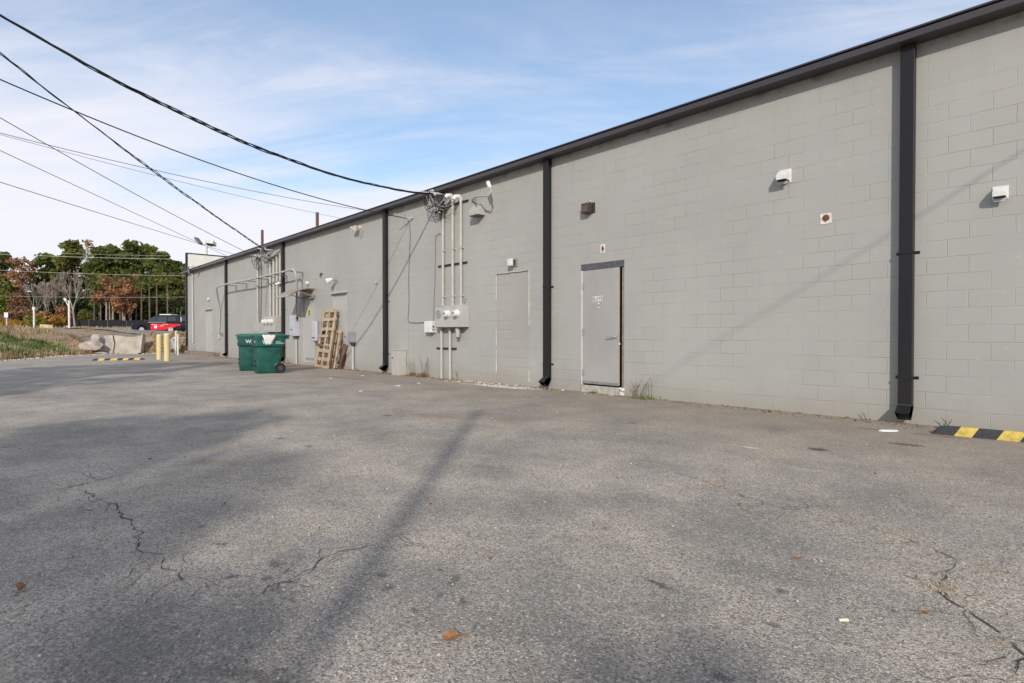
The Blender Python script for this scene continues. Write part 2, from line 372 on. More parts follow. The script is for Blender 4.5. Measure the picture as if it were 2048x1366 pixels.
fs = np.concatenate([[-800, -200, -80, -50, -30, -10, 5, 15], np.arange(18, 42, .4), np.arange(43, 80, 1.5), [85, 95, 110, 140, 200, 300, 800, 3000]])
grid('ground', rs, fs, 0, EARTH)

# stains on the asphalt (positions from the photo, metres)
def st(px, py, rx, ry, col, s, soft, rot=0.0):
    p = G(px, py); STAINS.append((p.x, p.y, rx, ry, rot, col, s, soft))
DK = (.028, .026, .024); TANS = (.30, .20, .115); PALE = (.62, .60, .56); RU = (.19, .085, .045)
st(1636, 899, .13, .10, DK, .8, .7); st(1500, 895, .15, .05, PALE, .75, .8); a_, b_ = G(1284, 1153), G(1357, 1186); STAINS.append(((a_.x+b_.x)/2, (a_.y+b_.y)/2, (b_-a_).length*.55, .03, math.atan2(b_.y-a_.y, b_.x-a_.x), DK, .6, .7))
st(1812, 889, .17, .10, RU, .8, .35); st(1812, 889, .12, .065, (.16, .13, .11), .9, .3); st(1742, 858, .24, .07, RU, .55, .6); st(1880, 872, .34, .09, (.26, .15, .095), .6, .5)
st(860, 832, .9, .25, TANS, .5, .8, .3); st(800, 826, .8, .12, TANS, .45, .8, -.5); st(1010, 842, .8, .25, TANS, .35, .9)
st(775, 831, .12, .09, DK, .6, .7); st(440, 925, .45, .2, TANS, .4, .8, .6); st(1090, 778, .35, .10, DK, .5, .6, -.1); st(700, 757, 1.6, .12, (.11, .09, .075), .5, .7, .1)
for q in [(555, 1127, .07), (405, 1052, .05), (444, 1088, .05), (460, 1153, .05), (534, 1156, .05), (764, 1150, .05), (775, 1176, .055), (880, 1141, .04), (912, 1157, .055), (902, 1168, .04), (878, 1190, .04), (925, 1204, .04), (830, 1221, .035), (815, 1091, .035), (162, 1015, .04), (618, 892, .12), (560, 877, .10), (1563, 1183, .05), (1442, 1354, .06), (1550, 1250, .05), (1265, 846, .10), (970, 798, .1), (1160, 842, .07)]:
    st(q[0], q[1], q[2], q[2]*.62, DK, .5, .8, rnd.uniform(-1, 1))
for q in [(700, 800, .5, .03), (905, 755, .3, .1), (845, 775, .16, .05), (650, 801, .6, .04)]:
    st(q[0], q[1], q[2], q[3], (.42, .36, .33), .5, .6, .5)
st(1000, 773, 1.0, .26, (.70, .69, .66), .85, .55, 0); st(945, 768, .7, .14, (.66, .64, .6), .6, .8, 0); st(1055, 776, .5, .24, (.72, .71, .69), .8, .5, 0)
for q in ((1150, 1000, .5, .22), (1400, 1080, .35, .2), (950, 940, .9, .3), (1700, 1010, .5, .25), (760, 880, .8, .3), (1250, 880, .7, .25), (560, 1080, .35, .3), (1550, 860, .5, .2)):
    st(q[0], q[1], q[2], q[3], (.15, .135, .118), .26, .9, rnd.uniform(0, 3))
for q in ((1300, 980, .4, .05), (1080, 1080, .25, .03), (1620, 940, .3, .04), (830, 960, .5, .05), (1450, 1150, .16, .025), (1800, 1010, .2, .03)):
    st(q[0], q[1], q[2], q[3], (.50, .47, .42), .35, .8, rnd.uniform(0, 3))
st(250, 1330, .8, .5, (.10, .10, .10), .35, .9); st(500, 1350, .05, .25, DK, .4, .8, 2.2)
ASPH = asphalt('worn_asphalt', (.382, .352, .306), True)
ROADM = asphalt('road_asphalt', (.26, .26, .265))
# lot sheet with a ragged edge on the bank side
pts = []
for i, (r, f) in enumerate(lot):
    r2, f2 = lot[(i+1) % len(lot)]; L = math.hypot(r2-r, f2-f); k = max(1, int(L/.35)) if 4 <= i <= 11 else 1
    for j in range(k):
        t = j/k; w = .10 if (k > 1 and j) else 0
        pts.append((r+(r2-r)*t+rnd.uniform(-w, w), f+(f2-f)*t+rnd.uniform(-w, w)))
mb = MB(); mb.v = [RF(r, f, 0) for r, f in pts]; mb.f = [tuple(range(len(pts)))[::-1]]; mb.m = [0]
o = mb.build('parking_lot', ASPH, loc=(0, 0, 0)); struct(o)
if o.data.polygons[0].normal.z < 0: o.data.flip_normals()
# gravelly lip along the lot edge
mb = MB()
for i in range(6, 12):
    r, f = lot[i-1]; r2, f2 = lot[i]; L = math.hypot(r2-r, f2-f)
    for k in range(int(L*26)):
        t = rnd.random(); d = rnd.gauss(0, .16); nx, ny = -(f2-f)/L, (r2-r)/L; s = rnd.uniform(.015, .05)
        c = RF(r+(r2-r)*t+nx*d, f+(f2-f)*t+ny*d, .006+s*.3)
        a = rnd.uniform(0, 6.3)
        mb.obox(c, (s*math.cos(a), s*math.sin(a), 0), (-s*.7*math.sin(a), s*.7*math.cos(a), 0), (0, 0, s*.45))
struct(mb.build('gravel', M('pale_gravel', (.52, .48, .42), .9, 0, .25, 5), loc=(0, 0, 0)), 'stuff')
grid('road', np.arange(-66, 10, .9), np.arange(38.2, 70, .75), .06, ROADM)
# cracks: thin ragged ribbons 4 mm above the asphalt
CRK = M('crack_shadow', (.060, .054, .046), .95, 0, .3, 30); CRKG = M('crack_grass', (.30, .20, .085), .9, 0, .3, 30)
def crack(mb, pxs, w, mi=0, jit=.035, z=.004):
    P = [G(*p) for p in pxs]; path = []
    for a, b in zip(P[:-1], P[1:]):
        k = max(2, int((b-a).length/.045))
        path += [a+(b-a)*(i/k) for i in range(k)]
    path.append(P[-1]); L, Rr = [], []
    off = 0
    for i, p in enumerate(path):
        t = (path[min(i+1, len(path)-1)]-path[max(i-1, 0)]).normalized(); nv = V((-t.y, t.x, 0))
        off = off*.7+rnd.uniform(-jit, jit)*.7; q = p+nv*off; ww = w*.52*rnd.uniform(.05, 1.0)**1.3*min(1, i/3+.1, (len(path)-1-i)/3+.1)
        L.append(q+nv*ww+ZZ*z); Rr.append(q-nv*ww+ZZ*z)
    for i in range(len(path)-1):
        if rnd.random() < .12: continue
        mb.add([L[i], Rr[i], Rr[i+1], L[i+1]], [(0, 1, 2, 3)], mi)
mb = MB()
crack(mb, [(170, 975), (182, 1000), (225, 1010), (238, 1030), (262, 1050), (280, 1062), (275, 1100), (318, 1112), (345, 1140), (375, 1157), (408, 1160), (418, 1178)], .011)
crack(mb, [(0, 1002), (120, 980), (180, 965), (260, 945), (330, 930)], .010, 0, .012)
crack(mb, [(345, 1140), (360, 1158)], .006); crack(mb, [(408, 1170), (385, 1215)], .007)
crack(mb, [(802, 1068), (770, 1083), (720, 1095), (660, 1110), (620, 1140), (590, 1160), (560, 1168), (510, 1200)], .008)
crack(mb, [(590, 1160), (530, 1180), (470, 1185)], .005)
crack(mb, [(500, 1290), (505, 1330), (500, 1366)], .010, 0, .02)
crack(mb, [(180, 1210), (172, 1235)], .008); crack(mb, [(20, 1310), (60, 1298), (110, 1290)], .006)
crack(mb, [(1130, 920), (1250, 925), (1330, 942), (1420, 965), (1500, 1000), (1560, 1018), (1640, 1025), (1720, 1050), (1800, 1072), (1880, 1105), (1960, 1140), (1990, 1145)], .006, 0, .02)
crack(mb, [(1920, 1120), (1905, 1160), (1890, 1185), (1930, 1220), (1965, 1250), (2015, 1285), (2030, 1310), (2005, 1366)], .010, 0, .03)
crack(mb, [(1990, 1145), (2010, 1135), (2048, 1112)], .006); crack(mb, [(1385, 930), (1430, 945), (1445, 930), (1440, 950)], .005)
crack(mb, [(1940, 915), (1980, 925), (2048, 930)], .006); crack(mb, [(1985, 970), (2048, 990)], .006)
crack(mb, [(1480, 905), (1515, 922)], .006); crack(mb, [(1640, 1000), (1655, 1020)], .006)
crack(mb, [(590, 770), (700, 760), (830, 752), (1000, 776), (1090, 777)], .02, 0, .03)
def branch(pxs, n_, ln):
    for _ in range(n_):
        i = rnd.randrange(len(pxs)-1); t = rnd.random(); x = pxs[i][0]+(pxs[i+1][0]-pxs[i][0])*t; y = pxs[i][1]+(pxs[i+1][1]-pxs[i][1])*t
        a = G(x, y); d = rnd.uniform(0, 6.28); P_ = [a]
        for k in range(5): d += rnd.uniform(-.6, .6); P_.append(P_[-1]+V((math.cos(d), math.sin(d), 0))*ln*rnd.uniform(.1, .3))
        for q0, q1 in zip(P_[:-1], P_[1:]):
            nv = V((-(q1-q0).y, (q1-q0).x, 0)).normalized()*rnd.uniform(.0008, .0022); mb.add([q0+nv+ZZ*.004, q0-nv+ZZ*.004, q1-nv*.6+ZZ*.004, q1+nv*.6+ZZ*.004], [(0, 1, 2, 3)])
branch([(182, 1000), (225, 1010), (262, 1050), (275, 1100), (345, 1140), (408, 1160)], 14, .3); branch([(802, 1068), (720, 1095), (620, 1140), (560, 1168), (510, 1200)], 14, .25)
branch([(1920, 1120), (1890, 1185), (1965, 1250), (2030, 1310), (2005, 1366)], 14, .22); branch([(1420, 965), (1560, 1018), (1720, 1050), (1880, 1105)], 12, .35); branch([(0, 1002), (180, 965), (330, 930)], 8, .4)
struct(mb.build('asphalt_cracks', CRK, loc=(0, 0, 0)))
# dry grass growing in the cracks
mb = MB()
def tuft(mb, p, k, h, spread, mi=0, wid=.004):
    for _ in range(k):
        a = rnd.uniform(0, 6.28); q = V(p)+V((rnd.gauss(0, spread), rnd.gauss(0, spread), 0)); hh = h*rnd.uniform(.4, 1.1)
        d = V((math.cos(a), math.sin(a), 0)); s = V((-d.y, d.x, 0))*wid; lean = rnd.uniform(.2, 1.0)
        m_ = q+ZZ*hh*.6+d*hh*.25*lean; e = q+ZZ*hh*(.95-.3*lean)+d*hh*.8*lean
        mb.add([q-s, q+s, m_+s*.8, m_-s*.8, e], [(0, 1, 2, 3), (3, 2, 4)], mi)
for (px, py, k, h, sp) in [(1425, 965, 26, .05, .05), (1450, 976, 26, .04, .05), (1470, 985, 14, .03, .04), (1670, 1040, 18, .035, .06), (1700, 1048, 22, .035, .06), (1790, 1068, 18, .03, .06), (1815, 1080, 24, .035, .05), (1890, 1185, 30, .045, .035), (1895, 1172, 24, .04, .03), (1985, 1143, 26, .03, .04), (1880, 1105, 10, .03, .04), (2000, 1285, 20, .03, .03), (1430, 890, 12, .04, .03), (1640, 1012, 8, .03, .02), (2020, 1120, 12, .02, .04), (1880, 1130, 10, .02, .08)]:
    tuft(mb, G(px, py), k, h*.5, sp*1.2, 0, .003)
struct(mb.build('crack_grass', GRASSD, loc=(0, 0, 0)), 'stuff')

# ------------------------------------------------------------------ the building
XE, XN, YB = -36.95, 14.0, 16.0
BLD = thing('retail_building', 'long single storey painted grey concrete block commercial building with dark gutter', 'building', (-12, 8, 0))
dB = (W(606, 650).x, W(629, 650).x, .10, 2.40); dC = (W(666, 660).x, W(694, 660).x, .08, 2.46); dA = (W(412, 650).x, W(424.5, 650).x, .22, 2.42)
SU = (-7.13, -6.13, .14, 2.45); INF = (-9.63, -8.58, -.05, 2.46)
holes = [SU, INF, dA, dB, dC]
xs = sorted({XE, XN} | {h[0] for h in holes} | {h[1] for h in holes}); zs = sorted({-.3, 4.66} | {h[2] for h in holes} | {h[3] for h in holes})
mb = MB()
for i in range(len(xs)-1):
    run = None
    for j in range(len(zs)-1):
        cx, cz = (xs[i]+xs[i+1])/2, (zs[j]+zs[j+1])/2
        inh = any(h[0] < cx < h[1] and h[2] < cz < h[3] for h in holes)
        if not inh: mb.add([(xs[i], 0, zs[j]), (xs[i+1], 0, zs[j]), (xs[i+1], 0, zs[j+1]), (xs[i], 0, zs[j+1])], [(0, 1, 2, 3)])
for h in holes:                                       # reveals, 0.2 m deep
    a, b, c, d = h
    mb.add([(a, 0, c), (b, 0, c), (b, 0, d), (a, 0, d), (a, .2, c), (b, .2, c), (b, .2, d), (a, .2, d)], [(0, 4, 5, 1), (1, 5, 6, 2), (2, 6, 7, 3), (3, 7, 4, 0)])
mb.add([(XN, 0, -.3), (XN, YB, -.3), (XN, YB, 4.66), (XN, 0, 4.66)], [(0, 1, 2, 3)])
mb.add([(XN, YB, -.3), (XE, YB, -.3), (XE, YB, 4.66), (XN, YB, 4.66)], [(0, 1, 2, 3)])
mb.add([(XE, YB, -.3), (XE, 0, -.3), (XE, 0, 4.66), (XE, YB, 4.66)], [(0, 1, 2, 3)])
mb.build('wall', WALL, BLD)
mb = MB(); mb.box(XE-.25, XN+.3, -.20, YB+.2, 4.775, 4.80); mb.box(XE-.1, XN+.1, -.15, YB+.1, 4.66, 4.772)
mb.build('roof', ROOFM, BLD, .004)
prof = [(.003, 4.652), (.232, 4.645), (.245, 4.652), (.245, 4.732), (.222, 4.732), (.222, 4.69), (.003, 4.70)]
mb = MB(); mb.prism([(XE-.55, -n, z) for n, z in prof], (XN+.85-XE, 0, 0)); g_ = mb.build('gutter', GUTTERM, BLD, .003)
# end parapet rising above the roof at the far corner
mb = MB(); mb.box(XE-.17, XE-.003, .02, 12, -.2, 5.80); mb.build('end_parapet', PARAPET, BLD)
mb = MB(); mb.box(XE-.20, XE+.02, -.075, 12.05, 5.803, 5.86); mb.box(XE-.16, XE-.02, -.085, -.003, .45, 4.60); mb.box(XE-.17, XE-.0, -.08, .015, 4.81, 5.80)
mb.build('parapet_trim', BRONZE, BLD, .004)
# downspouts
def spout(x, wide=.145, dep=.10, gap=.014):
    mb = MB(); z1 = 4.648; p = []
    n0, n1 = gap, gap+dep
    ring = lambda a, b, z, za: [(x-wide/2, -a, z), (x+wide/2, -a, z), (x+wide/2, -b, za), (x-wide/2, -b, za)]
    mb.loft([ring(n0, n1, z1, z1), ring(n0, n1, .19, .24), ring(n0+.10, n1+.14, .055, .155)], 0, False)
    mb.loft([ring(n0+.012, n1-.012, .2, .25), ring(n0+.10, n1+.13, .065, .145)], 1, False)
    mb.add(ring(n0+.06, n1+.08, .12, .19), [(0, 1, 2, 3)], 1)
    o = mb.build('downspout', [BRONZE, M('dull_grey_inside', (.09, .09, .09), .5)], BLD, .004)
    return o
def strap(par, x, z, wide=.145, n1=.116):
    mb = MB(); mb.box(x-wide/2-.004, x+wide/2+.004, -n1-.004, -n1-.0005, z-.016, z+.016)
    for s in (-1, 1):
        mb.box(x+s*(wide/2+.004), x+s*(wide/2+.0005), -n1-.003, -.002, z-.014, z+.014)
        mb.box(x+s*(wide/2+.005), x+s*(wide/2+.05), -.006, -.001, z-.018, z+.018)
    ORG_ = ORG[par.name]; o = mb.build('strap', BRONZE, BLD); o.parent = par; return o
for x, zz in ((-1.85, (2.11, .57)), (-7.985, (2.07, .50)), (-14.41, (2.05, .55)), (-22.17, (2.08, .6)), (-29.43, (2.1, .6))):
    s_ = spout(x)
    for z in zz: strap(s_, x, z)
# ----- the suite door, standing slightly open
x0, x1, z0, z1 = SU
mb = MB(); mb.box(x0, x0+.035, -.012, .12, z0+.002, z1-.122); mb.build('door_frame', M('white_frame_paint', (.60, .59, .56), .5, 0, .1, 8), BLD, .002)
mb = MB(); mb.box(x1-.055, x1-.002, .012, .13, z0+.01, z1-.122); mb.build('door_jamb', M('brown_primer', (.26, .20, .165), .7, 0, .2, 10), BLD, .002)
mb = MB(); mb.box(x0, x1, -.014, .12, z1-.12, z1-.002); mb.build('door_head', HEADM, BLD, .002)
mb = MB(); mb.add([(x0, .195, z0), (x1, .195, z0), (x1, .195, z1), (x0, .195, z1)], [(0, 1, 2, 3)]); mb.build('dark_backing', BLACK, BLD)  # flat black sheet standing in for the unlit space behind the door
hx = x0+.04; ang = math.radians(2.0); dx = V((math.cos(ang), -math.sin(ang), 0)); dn = V((-math.sin(ang), -math.cos(ang), 0)); lw = .865; o0 = V((hx, .035, 0))
def leaf(mb, u0, u1, w0, w1, za, zb, mi=0):
    mb.obox(o0+dx*(u0+u1)/2+dn*(w0+w1)/2+ZZ*(za+zb)/2, dx*(u1-u0)/2, dn*(w1-w0)/2, ZZ*(zb-za)/2, mi)
mb = MB(); leaf(mb, 0, lw, 0, .045, z0+.035, z1-.128)
DOOR = mb.build('door', DOORM, BLD, .003); DOOR['label'] = 'taupe steel door standing slightly ajar with suite lettering'
def sub(mb, name, mats, par, bevel=0.0, smooth=None):
    o = mb.build(name, mats, BLD if par.parent is BLD else par, bevel, smooth); o.parent = par; return o
mb = MB(); leaf(mb, 0, lw, .0455, .052, z0+.03, z0+.085); sub(mb, 'door_sweep', STEEL, DOOR, .002)
for hz in (z0+.17, z0+.95, z0+1.83):
    mb = MB(); a = o0+dx*.004+dn*.052; mb.cyl(a+ZZ*hz, a+ZZ*(hz+.12), .011, seg=10); leaf(mb, .012, .05, .0455, .049, hz, hz+.12); sub(mb, 'hinge', GREYBOX2, DOOR)
mb = MB(); a = o0+dx*(lw-.07)+dn*.046+ZZ*1.06
mb.lathe(a, dn, [(.034, 0), (.034, .008), (.02, .014), (.012, .016), (.012, .05), (0, .052)], 16)
mb.tube([a+dn*.05, a+dn*.06-dx*.03, a+dn*.062-dx*.16], [.011, .012, .009], 10); sub(mb, 'handle', CHROME, DOOR, 0, 50)
mb = MB(); a = o0+dx*(lw-.02)+dn*.046+ZZ*1.0; leaf(mb, lw-.035, lw-.002, .0455, .049, .98, 1.12); leaf(mb, lw-.004, lw+.018, .01, .03, .92, .95, 1); sub(mb, 'latch', [STEEL, WHITEP], DOOR)
mb = MB(); tw = .050
for k, ch in enumerate('SUITE'):
    c = o0+dx*(.275+k*tw)+dn*.0462+ZZ*(1.772+.0015*k)
    mb.obox(c, dx*tw*.46, dn*.0006, ZZ*.047, 0); mb.text(ch, .090, c+dn*.0012-ZZ*.032, dx, ZZ, .0006, 1)
c = o0+dx*.40+dn*.0462+ZZ*1.65; mb.obox(c, dx*tw*.46, dn*.0006, ZZ*.047, 0); mb.text('4', .090, c+dn*.0012-ZZ*.032, dx, ZZ, .0006, 1)
sub(mb, 'suite_lettering', [TILEM, INK], DOOR)
# threshold block and broken mortar under the suite door
mb = MB(); mb.box(x0+.01, x1-.06, -.008, .18, -.1, z0); mb.build('door_sill', M('painted_sill', (.42, .40, .35), .9, 0, .2, 12, .01, 30), BLD, .01)
mb = MB()
for k in range(9): 
    c = V((x1-.02+rnd.uniform(-.06, .05), -rnd.uniform(.005, .05), rnd.uniform(.0, .14))); s = rnd.uniform(.012, .03)
    mb.obox(c, (s, s*.3, 0), (-s*.3, s*.8, .2*s), (0, 0, s))
mb.build('broken_mortar', MORTAR, BLD, .004)
# ----- bricked up doorway
mb = MB(); a, b, c, d = INF
mb.add([(a+.002, .022, c), (b-.002, .022, c), (b-.002, .022, d-.002), (a+.002, .022, d-.002)], [(0, 1, 2, 3)])
o = mb.build('bricked_up_doorway', INFILL, BLD); o['label'] = 'recessed doorway filled with slightly browner blocks'
mb = MB()
for (px, za, zb) in ((a, .85, 1.25), (a, 1.9, 2.44), (b, .1, .35), (b, 1.3, 2.46), (a, .25, .75)):
    mb = MB(); path = [(px+rnd.uniform(-.006, .006), -.002, za+(zb-za)*t/8) for t in range(9)]; mb.tube(path, [rnd.uniform(.004, .014) for _ in path], 6); mb.build('mortar_smear', M('pale_mortar_smear', (.55, .54, .50), .9, 0, .15, 20), BLD); mb = MB()
path = [(a+(b-a)*t/14, -.001, 2.468+rnd.uniform(-.008, .008)) for t in range(15)]; mb.tube(path, [rnd.uniform(.004, .013) for _ in path], 6)
mb.build('mortar_smear', M('pale_mortar_smear', (.55, .54, .50), .9, 0, .15, 20), BLD)
# ----- plain doors further along
def plain_door(h, drip, label, kick=False, latch=True):
    a, b, c, d = h
    mb = MB(); mb.box(a+.003, b-.003, .035, .08, c+.002, d-.003); D = mb.build('door', DOORG, BLD, .003); D['label'] = label
    mb = MB(); mb.box(a, a+.03, -.006, .1, c+.003, d-.003); mb.box(b-.03, b, -.006, .1, c+.003, d-.003); mb.box(a+.031, b-.031, -.004, .1, d-.035, d-.004); mb.build('door_frame', PAINTBOX, BLD, .002)
    if drip:
        mb = MB(); mb.prism([(a-.07, -.002, d+.005), (a-.07, -.085, d-.012), (a-.07, -.088, d+.0), (a-.07, -.002, d+.055)], (b-a+.14, 0, 0)); mb.build('drip_cap', PAINTBOX, BLD)
    if kick: mb = MB(); mb.box(a+.1, b-.1, .030, .0345, c+.09, c+.17); mb.box(a+.12, b-.12, .0275, .0298, c+.105, c+.155); sub(mb, 'kick_plate', [GREYBOX2], D)
    if latch:
        mb = MB(); q = V((b-.09, .034, c+.98)); mb.lathe(q, (0, -1, 0), [(.032, 0), (.03, .01), (.012, .014), (.012, .05), (0, .052)], 12); mb.tube([q+V((0, -.05, 0)), q+V((-.12, -.055, -.01))], .011, 8); sub(mb, 'handle', STEEL, D)
        mb = MB(); mb.box(b-.035, b-.012, .028, .0345, c+1.15, c+1.45); sub(mb, 'astragal', M('white_frame_paint', (.6, .59, .56)), D)
    return D
plain_door(dA, True, 'narrow grey painted door nearest the far corner')
DB = plain_door(dB, True, 'grey painted door under the tan awning', True)
plain_door(dC, True, 'grey painted door behind the leaning pallets')
mb = MB(); q = W(618.5, 624, -.03); mb.box(q.x-.13, q.x+.13, .027, .0335, q.z-.13, q.z+.13); mb.box(q.x-.05, q.x+.05, .024, .0265, q.z-.05, q.z+.06, 1); mb.box(q.x-.09, q.x+.09, .024, .0265, q.z-.11, q.z-.08, 1); sub(mb, 'warning_notice', [SIGNY, INK], DB)
# low ledge at the wall's foot by the far door
xa, xb = W(383, 700).x, W(440, 700).x
mb = MB(); mb.box(xa, xb, -.38, -.002, -.1, .20); tag(mb.build('brick_ledge', BRICK, None, .012), 'low brown brick ledge at the wall foot under the far door', 'ledge')

# ------------------------------------------------------------------ fixtures on the wall
def box_px(xl, xr, yt, yb, d):
    a, b = W(xl, (yt+yb)/2, d), W(xr, (yt+yb)/2, d); return a.x, b.x, W(xr, yt, d).z, W(xr, yb, d).z
def hood(p, w, h, d, label):
    T = thing('vent_hood', label, 'vent hood', p, 'white vent hoods on the block wall')
    mb = MB(); mb.box(p.x-w*.62, p.x+w*.62, -.008, -.002, p.z-h*.6, p.z+h*.62); mb.build('flange', WHITEP, T, .002)
    a = w/2; t = p.z+h*.5; b = p.z-h*.45
    mb = MB(); mb.loft([[(p.x-a, -.0085, t), (p.x+a, -.0085, t), (p.x+a, -.0085, b), (p.x-a, -.0085, b)], [(p.x-a, -d*.55, t-.02), (p.x+a, -d*.55, t-.02), (p.x+a, -d*.55, b), (p.x-a, -d*.55, b)], [(p.x-a, -d, p.z-h*.05), (p.x+a, -d, p.z-h*.05), (p.x+a, -d, b), (p.x-a, -d, b)]]); mb.build('hood', WHITEP, T, .005)
    mb = MB(); mb.box(p.x-a*.85, p.x+a*.85, -d*.92, -.02, b-.012, b-.001); mb.build('opening', BLACK, T)
    mb = MB(); mb.box(p.x-a*.9, p.x+a*.9, -d*.55, -d*.5, b-.05, b-.013); mb.build('damper_flap', GREYBOX, T); return T
hood(W(1571, 353), .135, .16, .17, 'white vent hood high on the wall between the suite door and near downspout')
hood(W(2001, 386), .115, .125, .13, 'white vent hood on square flange to the right of the near downspout')
def patch(p, w, h, rx, rz, label, off):
    T = thing('patched_hole', label, 'wall hole', p, 'patched holes in the block wall')
    mb = MB(); k = 16; out = [V((p.x+rnd.uniform(.9, 1.08)*w*x/2, -.007, p.z+rnd.uniform(.92, 1.06)*h*z/2)) for x, z in ((-1, -1), (0, -1), (1, -1), (1, 0), (1, 1), (0, 1), (-1, 1), (-1, 0))]
    mb.prism(out, (0, .006, 0)); mb.build('mortar_patch', MORTAR, T)
    mb = MB(); c = V((p.x+off[0], -.010, p.z+off[1])); mb.prism([c+V((rx*math.cos(2*math.pi*i/k)*rnd.uniform(.9, 1.1), 0, rz*math.sin(2*math.pi*i/k)*rnd.uniform(.9, 1.1))) for i in range(k)], (0, .0025, 0)); mb.build('rusty_hole', RUST, T)
patch(W(1652, 437), .145, .145, .045, .047, 'square white mortar patch round a rusty pipe hole near the large downspout', (.0, .005))
patch(W(1206, 497), .11, .155, .028, .055, 'small rectangular patched hole with rust just above the suite door', (.0, -.005))
# bronze wall light over the suite door
a, b, zt, zb = box_px(1161, 1176, 404, 424, .15); T = thing('wall_light', 'dark brown square wall light high above the suite door', 'wall light', ((a+b)/2, 0, zb))
mb = MB(); mb.box(a, b, -.14, -.012, zb, zt); mb.build('housing', DARKPL, T, .012); mb = MB(); mb.box(a+.02, b-.02, -.147, -.141, zb+.02, zt-.05); mb.build('lens', M('brown_lens', (.10, .075, .06), .15), T, .004)
mb = MB(); mb.box(a+.02, b+.05, -.012, -.002, zb+.0, zt+.01); mb.cyl((b-.03, -.05, zt), (b-.03, -.05, zt+.03), .016); mb.build('back_plate', DARKPL, T); mb = MB(); mb.cyl((b-.03, -.05, zt+.03), (b-.03, -.05, zt+.05), .016, .012, 10); mb.build('photocell', WHITEP, T)
# white security light over the bricked doorway
a, b, zt, zb = box_px(1016.5, 1024.5, 517, 531, .12); T = thing('security_light', 'small white box light above the bricked up doorway', 'wall light', ((a+b)/2, 0, zb))
mb = MB(); mb.box(a, b, -.15, -.09, zb, zt); mb.build('lamp_head', WHITEP, T, .008); mb = MB(); mb.box(a+.02, b+.01, -.089, -.03, zb+.03, zt-.02); mb.build('bracket', DARKPL, T, .004); mb = MB(); mb.box(a-.005, b+.045, -.03, -.002, zb-.01, zt+.01); mb.build('back_plate', GREYBOX2, T, .003)
# painted wall pack and gooseneck
a, b, zt, zb = box_px(938, 956, 405, 428, .22); T = thing('wall_pack_light', 'grey painted box floodlight high on the wall beside the weatherheads', 'wall light', ((a+b)/2, 0, zb))
mb = MB(); mb.loft([[(a, -.003, zt), (b, -.003, zt), (b, -.003, zb), (a, -.003, zb)], [(a, -.10, zt), (b, -.10, zt), (b, -.10, zb), (a, -.10, zb)], [(a, -.24, zb+.10), (b, -.24, zb+.10), (b, -.24, zb), (a, -.24, zb)]]); mb.build('housing', PAINTBOX, T, .008)
mb = MB(); mb.box(a+.02, b-.02, -.225, -.04, zb-.012, zb-.001); mb.build('lens', M('dark_lens', (.07, .055, .05), .3), T)
g0 = W(946, 398, .06); T = thing('gooseneck_pipe', 'curved pale pipe with a white capped end beside the box floodlight', 'pipe', g0)
E1 = W(944, 400, .03); E2 = W(958, 393, .30); E3 = W(978, 391, .38); E4 = W(983, 383, .36); E5 = W(978, 370, .30)
mb = MB(); mb.tube([E1, E1*.5+E2*.5+ZZ*.03, E2, E3*.7+E2*.3, E3, E4, E4*.5+E5*.5, E5], .022, 10); mb.build('bent_pipe', PAINTPIPE, T, 0, 60)
mb = MB(); d_ = (E5-E4).normalized(); mb.cyl(E5-d_*.12, E5+d_*.10, .045, .05, 14); mb.build('cap', WHITEP, T, .01, 60)
mb = MB(); q = W(951, 396, .2); mb.tube([q, q+V((0, .0, -.12)), q+V((.02, .06, -.26))], .008, 6); mb.build('hanging_wire', GREYC, T)

# ---- electric service by the second downspout
def conduit(name, px, yt, yb, label, r=.028, n=.04, group=None, sag=0, mat=None, zt=None, zb=None):
    t = W(px, yt, n); b = W(px, yb, n); x = (t.x+b.x)/2
    p1 = V((x, -n, zt if zt is not None else t.z)); p0 = V((x, -n, zb if zb is not None else b.z))
    mb = MB(); mb.tube([p0, p0*.5+p1*.5, p1], r, 12); o = mb.build(name, mat or PAINTPIPE, None, 0, 60)
    return tag(o, label, 'conduit', group)
def wall_strut(px0, px1, y, label):
    a, b = W(px0, y, .02), W(px1, y, .02); z = (a.z+b.z)/2; T = thing('strut_channel', label, 'bracket', ((a.x+b.x)/2, 0, z), 'strut channels holding the conduits')
    mb = MB(); mb.box(a.x, b.x, -.012, -.002, z-.022, z+.022); mb.box(a.x, b.x, -.028, -.0125, z+.012, z+.022); mb.box(a.x, b.x, -.028, -.0125, z-.022, z-.012); mb.build('channel', M('dark_strut', (.045, .042, .04), .6, .3, .2, 6), T)
a, b, zt, zb = box_px(870, 924, 609.5, 654, .22)
T = thing('meter_box', 'three gang grey painted meter box with two white meters and one empty socket', 'meter box', ((a+b)/2, 0, zb))
mb = MB(); w3 = (b-a)/3
for k in range(3): mb.box(a+k*w3+.003, a+(k+1)*w3-.003, -.215, -.003, zb+(.004 if k == 0 else 0), zt-(.03 if k == 0 else 0 if k == 1 else -.01))
mb.build('cabinet', PAINTBOX, T, .008)
for k in range(3):
    c = V((a+(k+(.40 if k == 0 else .50))*w3, -.216, zb+(zt-zb)*.62))
    if k == 0:
        mb = MB(); mb.lathe(c, (0, -1, 0), [(.085, -.02), (.105, .0), (.105, .012), (.088, .014), (.085, .002), (.0, .002)], 24); mb.build('meter_socket', GREYBOX2, T, 0, 40)
    else:
        mb = MB(); mb.lathe(c, (0, -1, 0), [(.092, 0), (.092, .03), (.078, .035), (.078, .10), (.064, .122), (0, .128)], 24); mb.box(c.x-.05, c.x+.04, c.y-.134, c.y-.126, c.z-.02, c.z+.035, 1); mb.build('meter', [WHITEP, GREYBOX2], T, 0, 40)
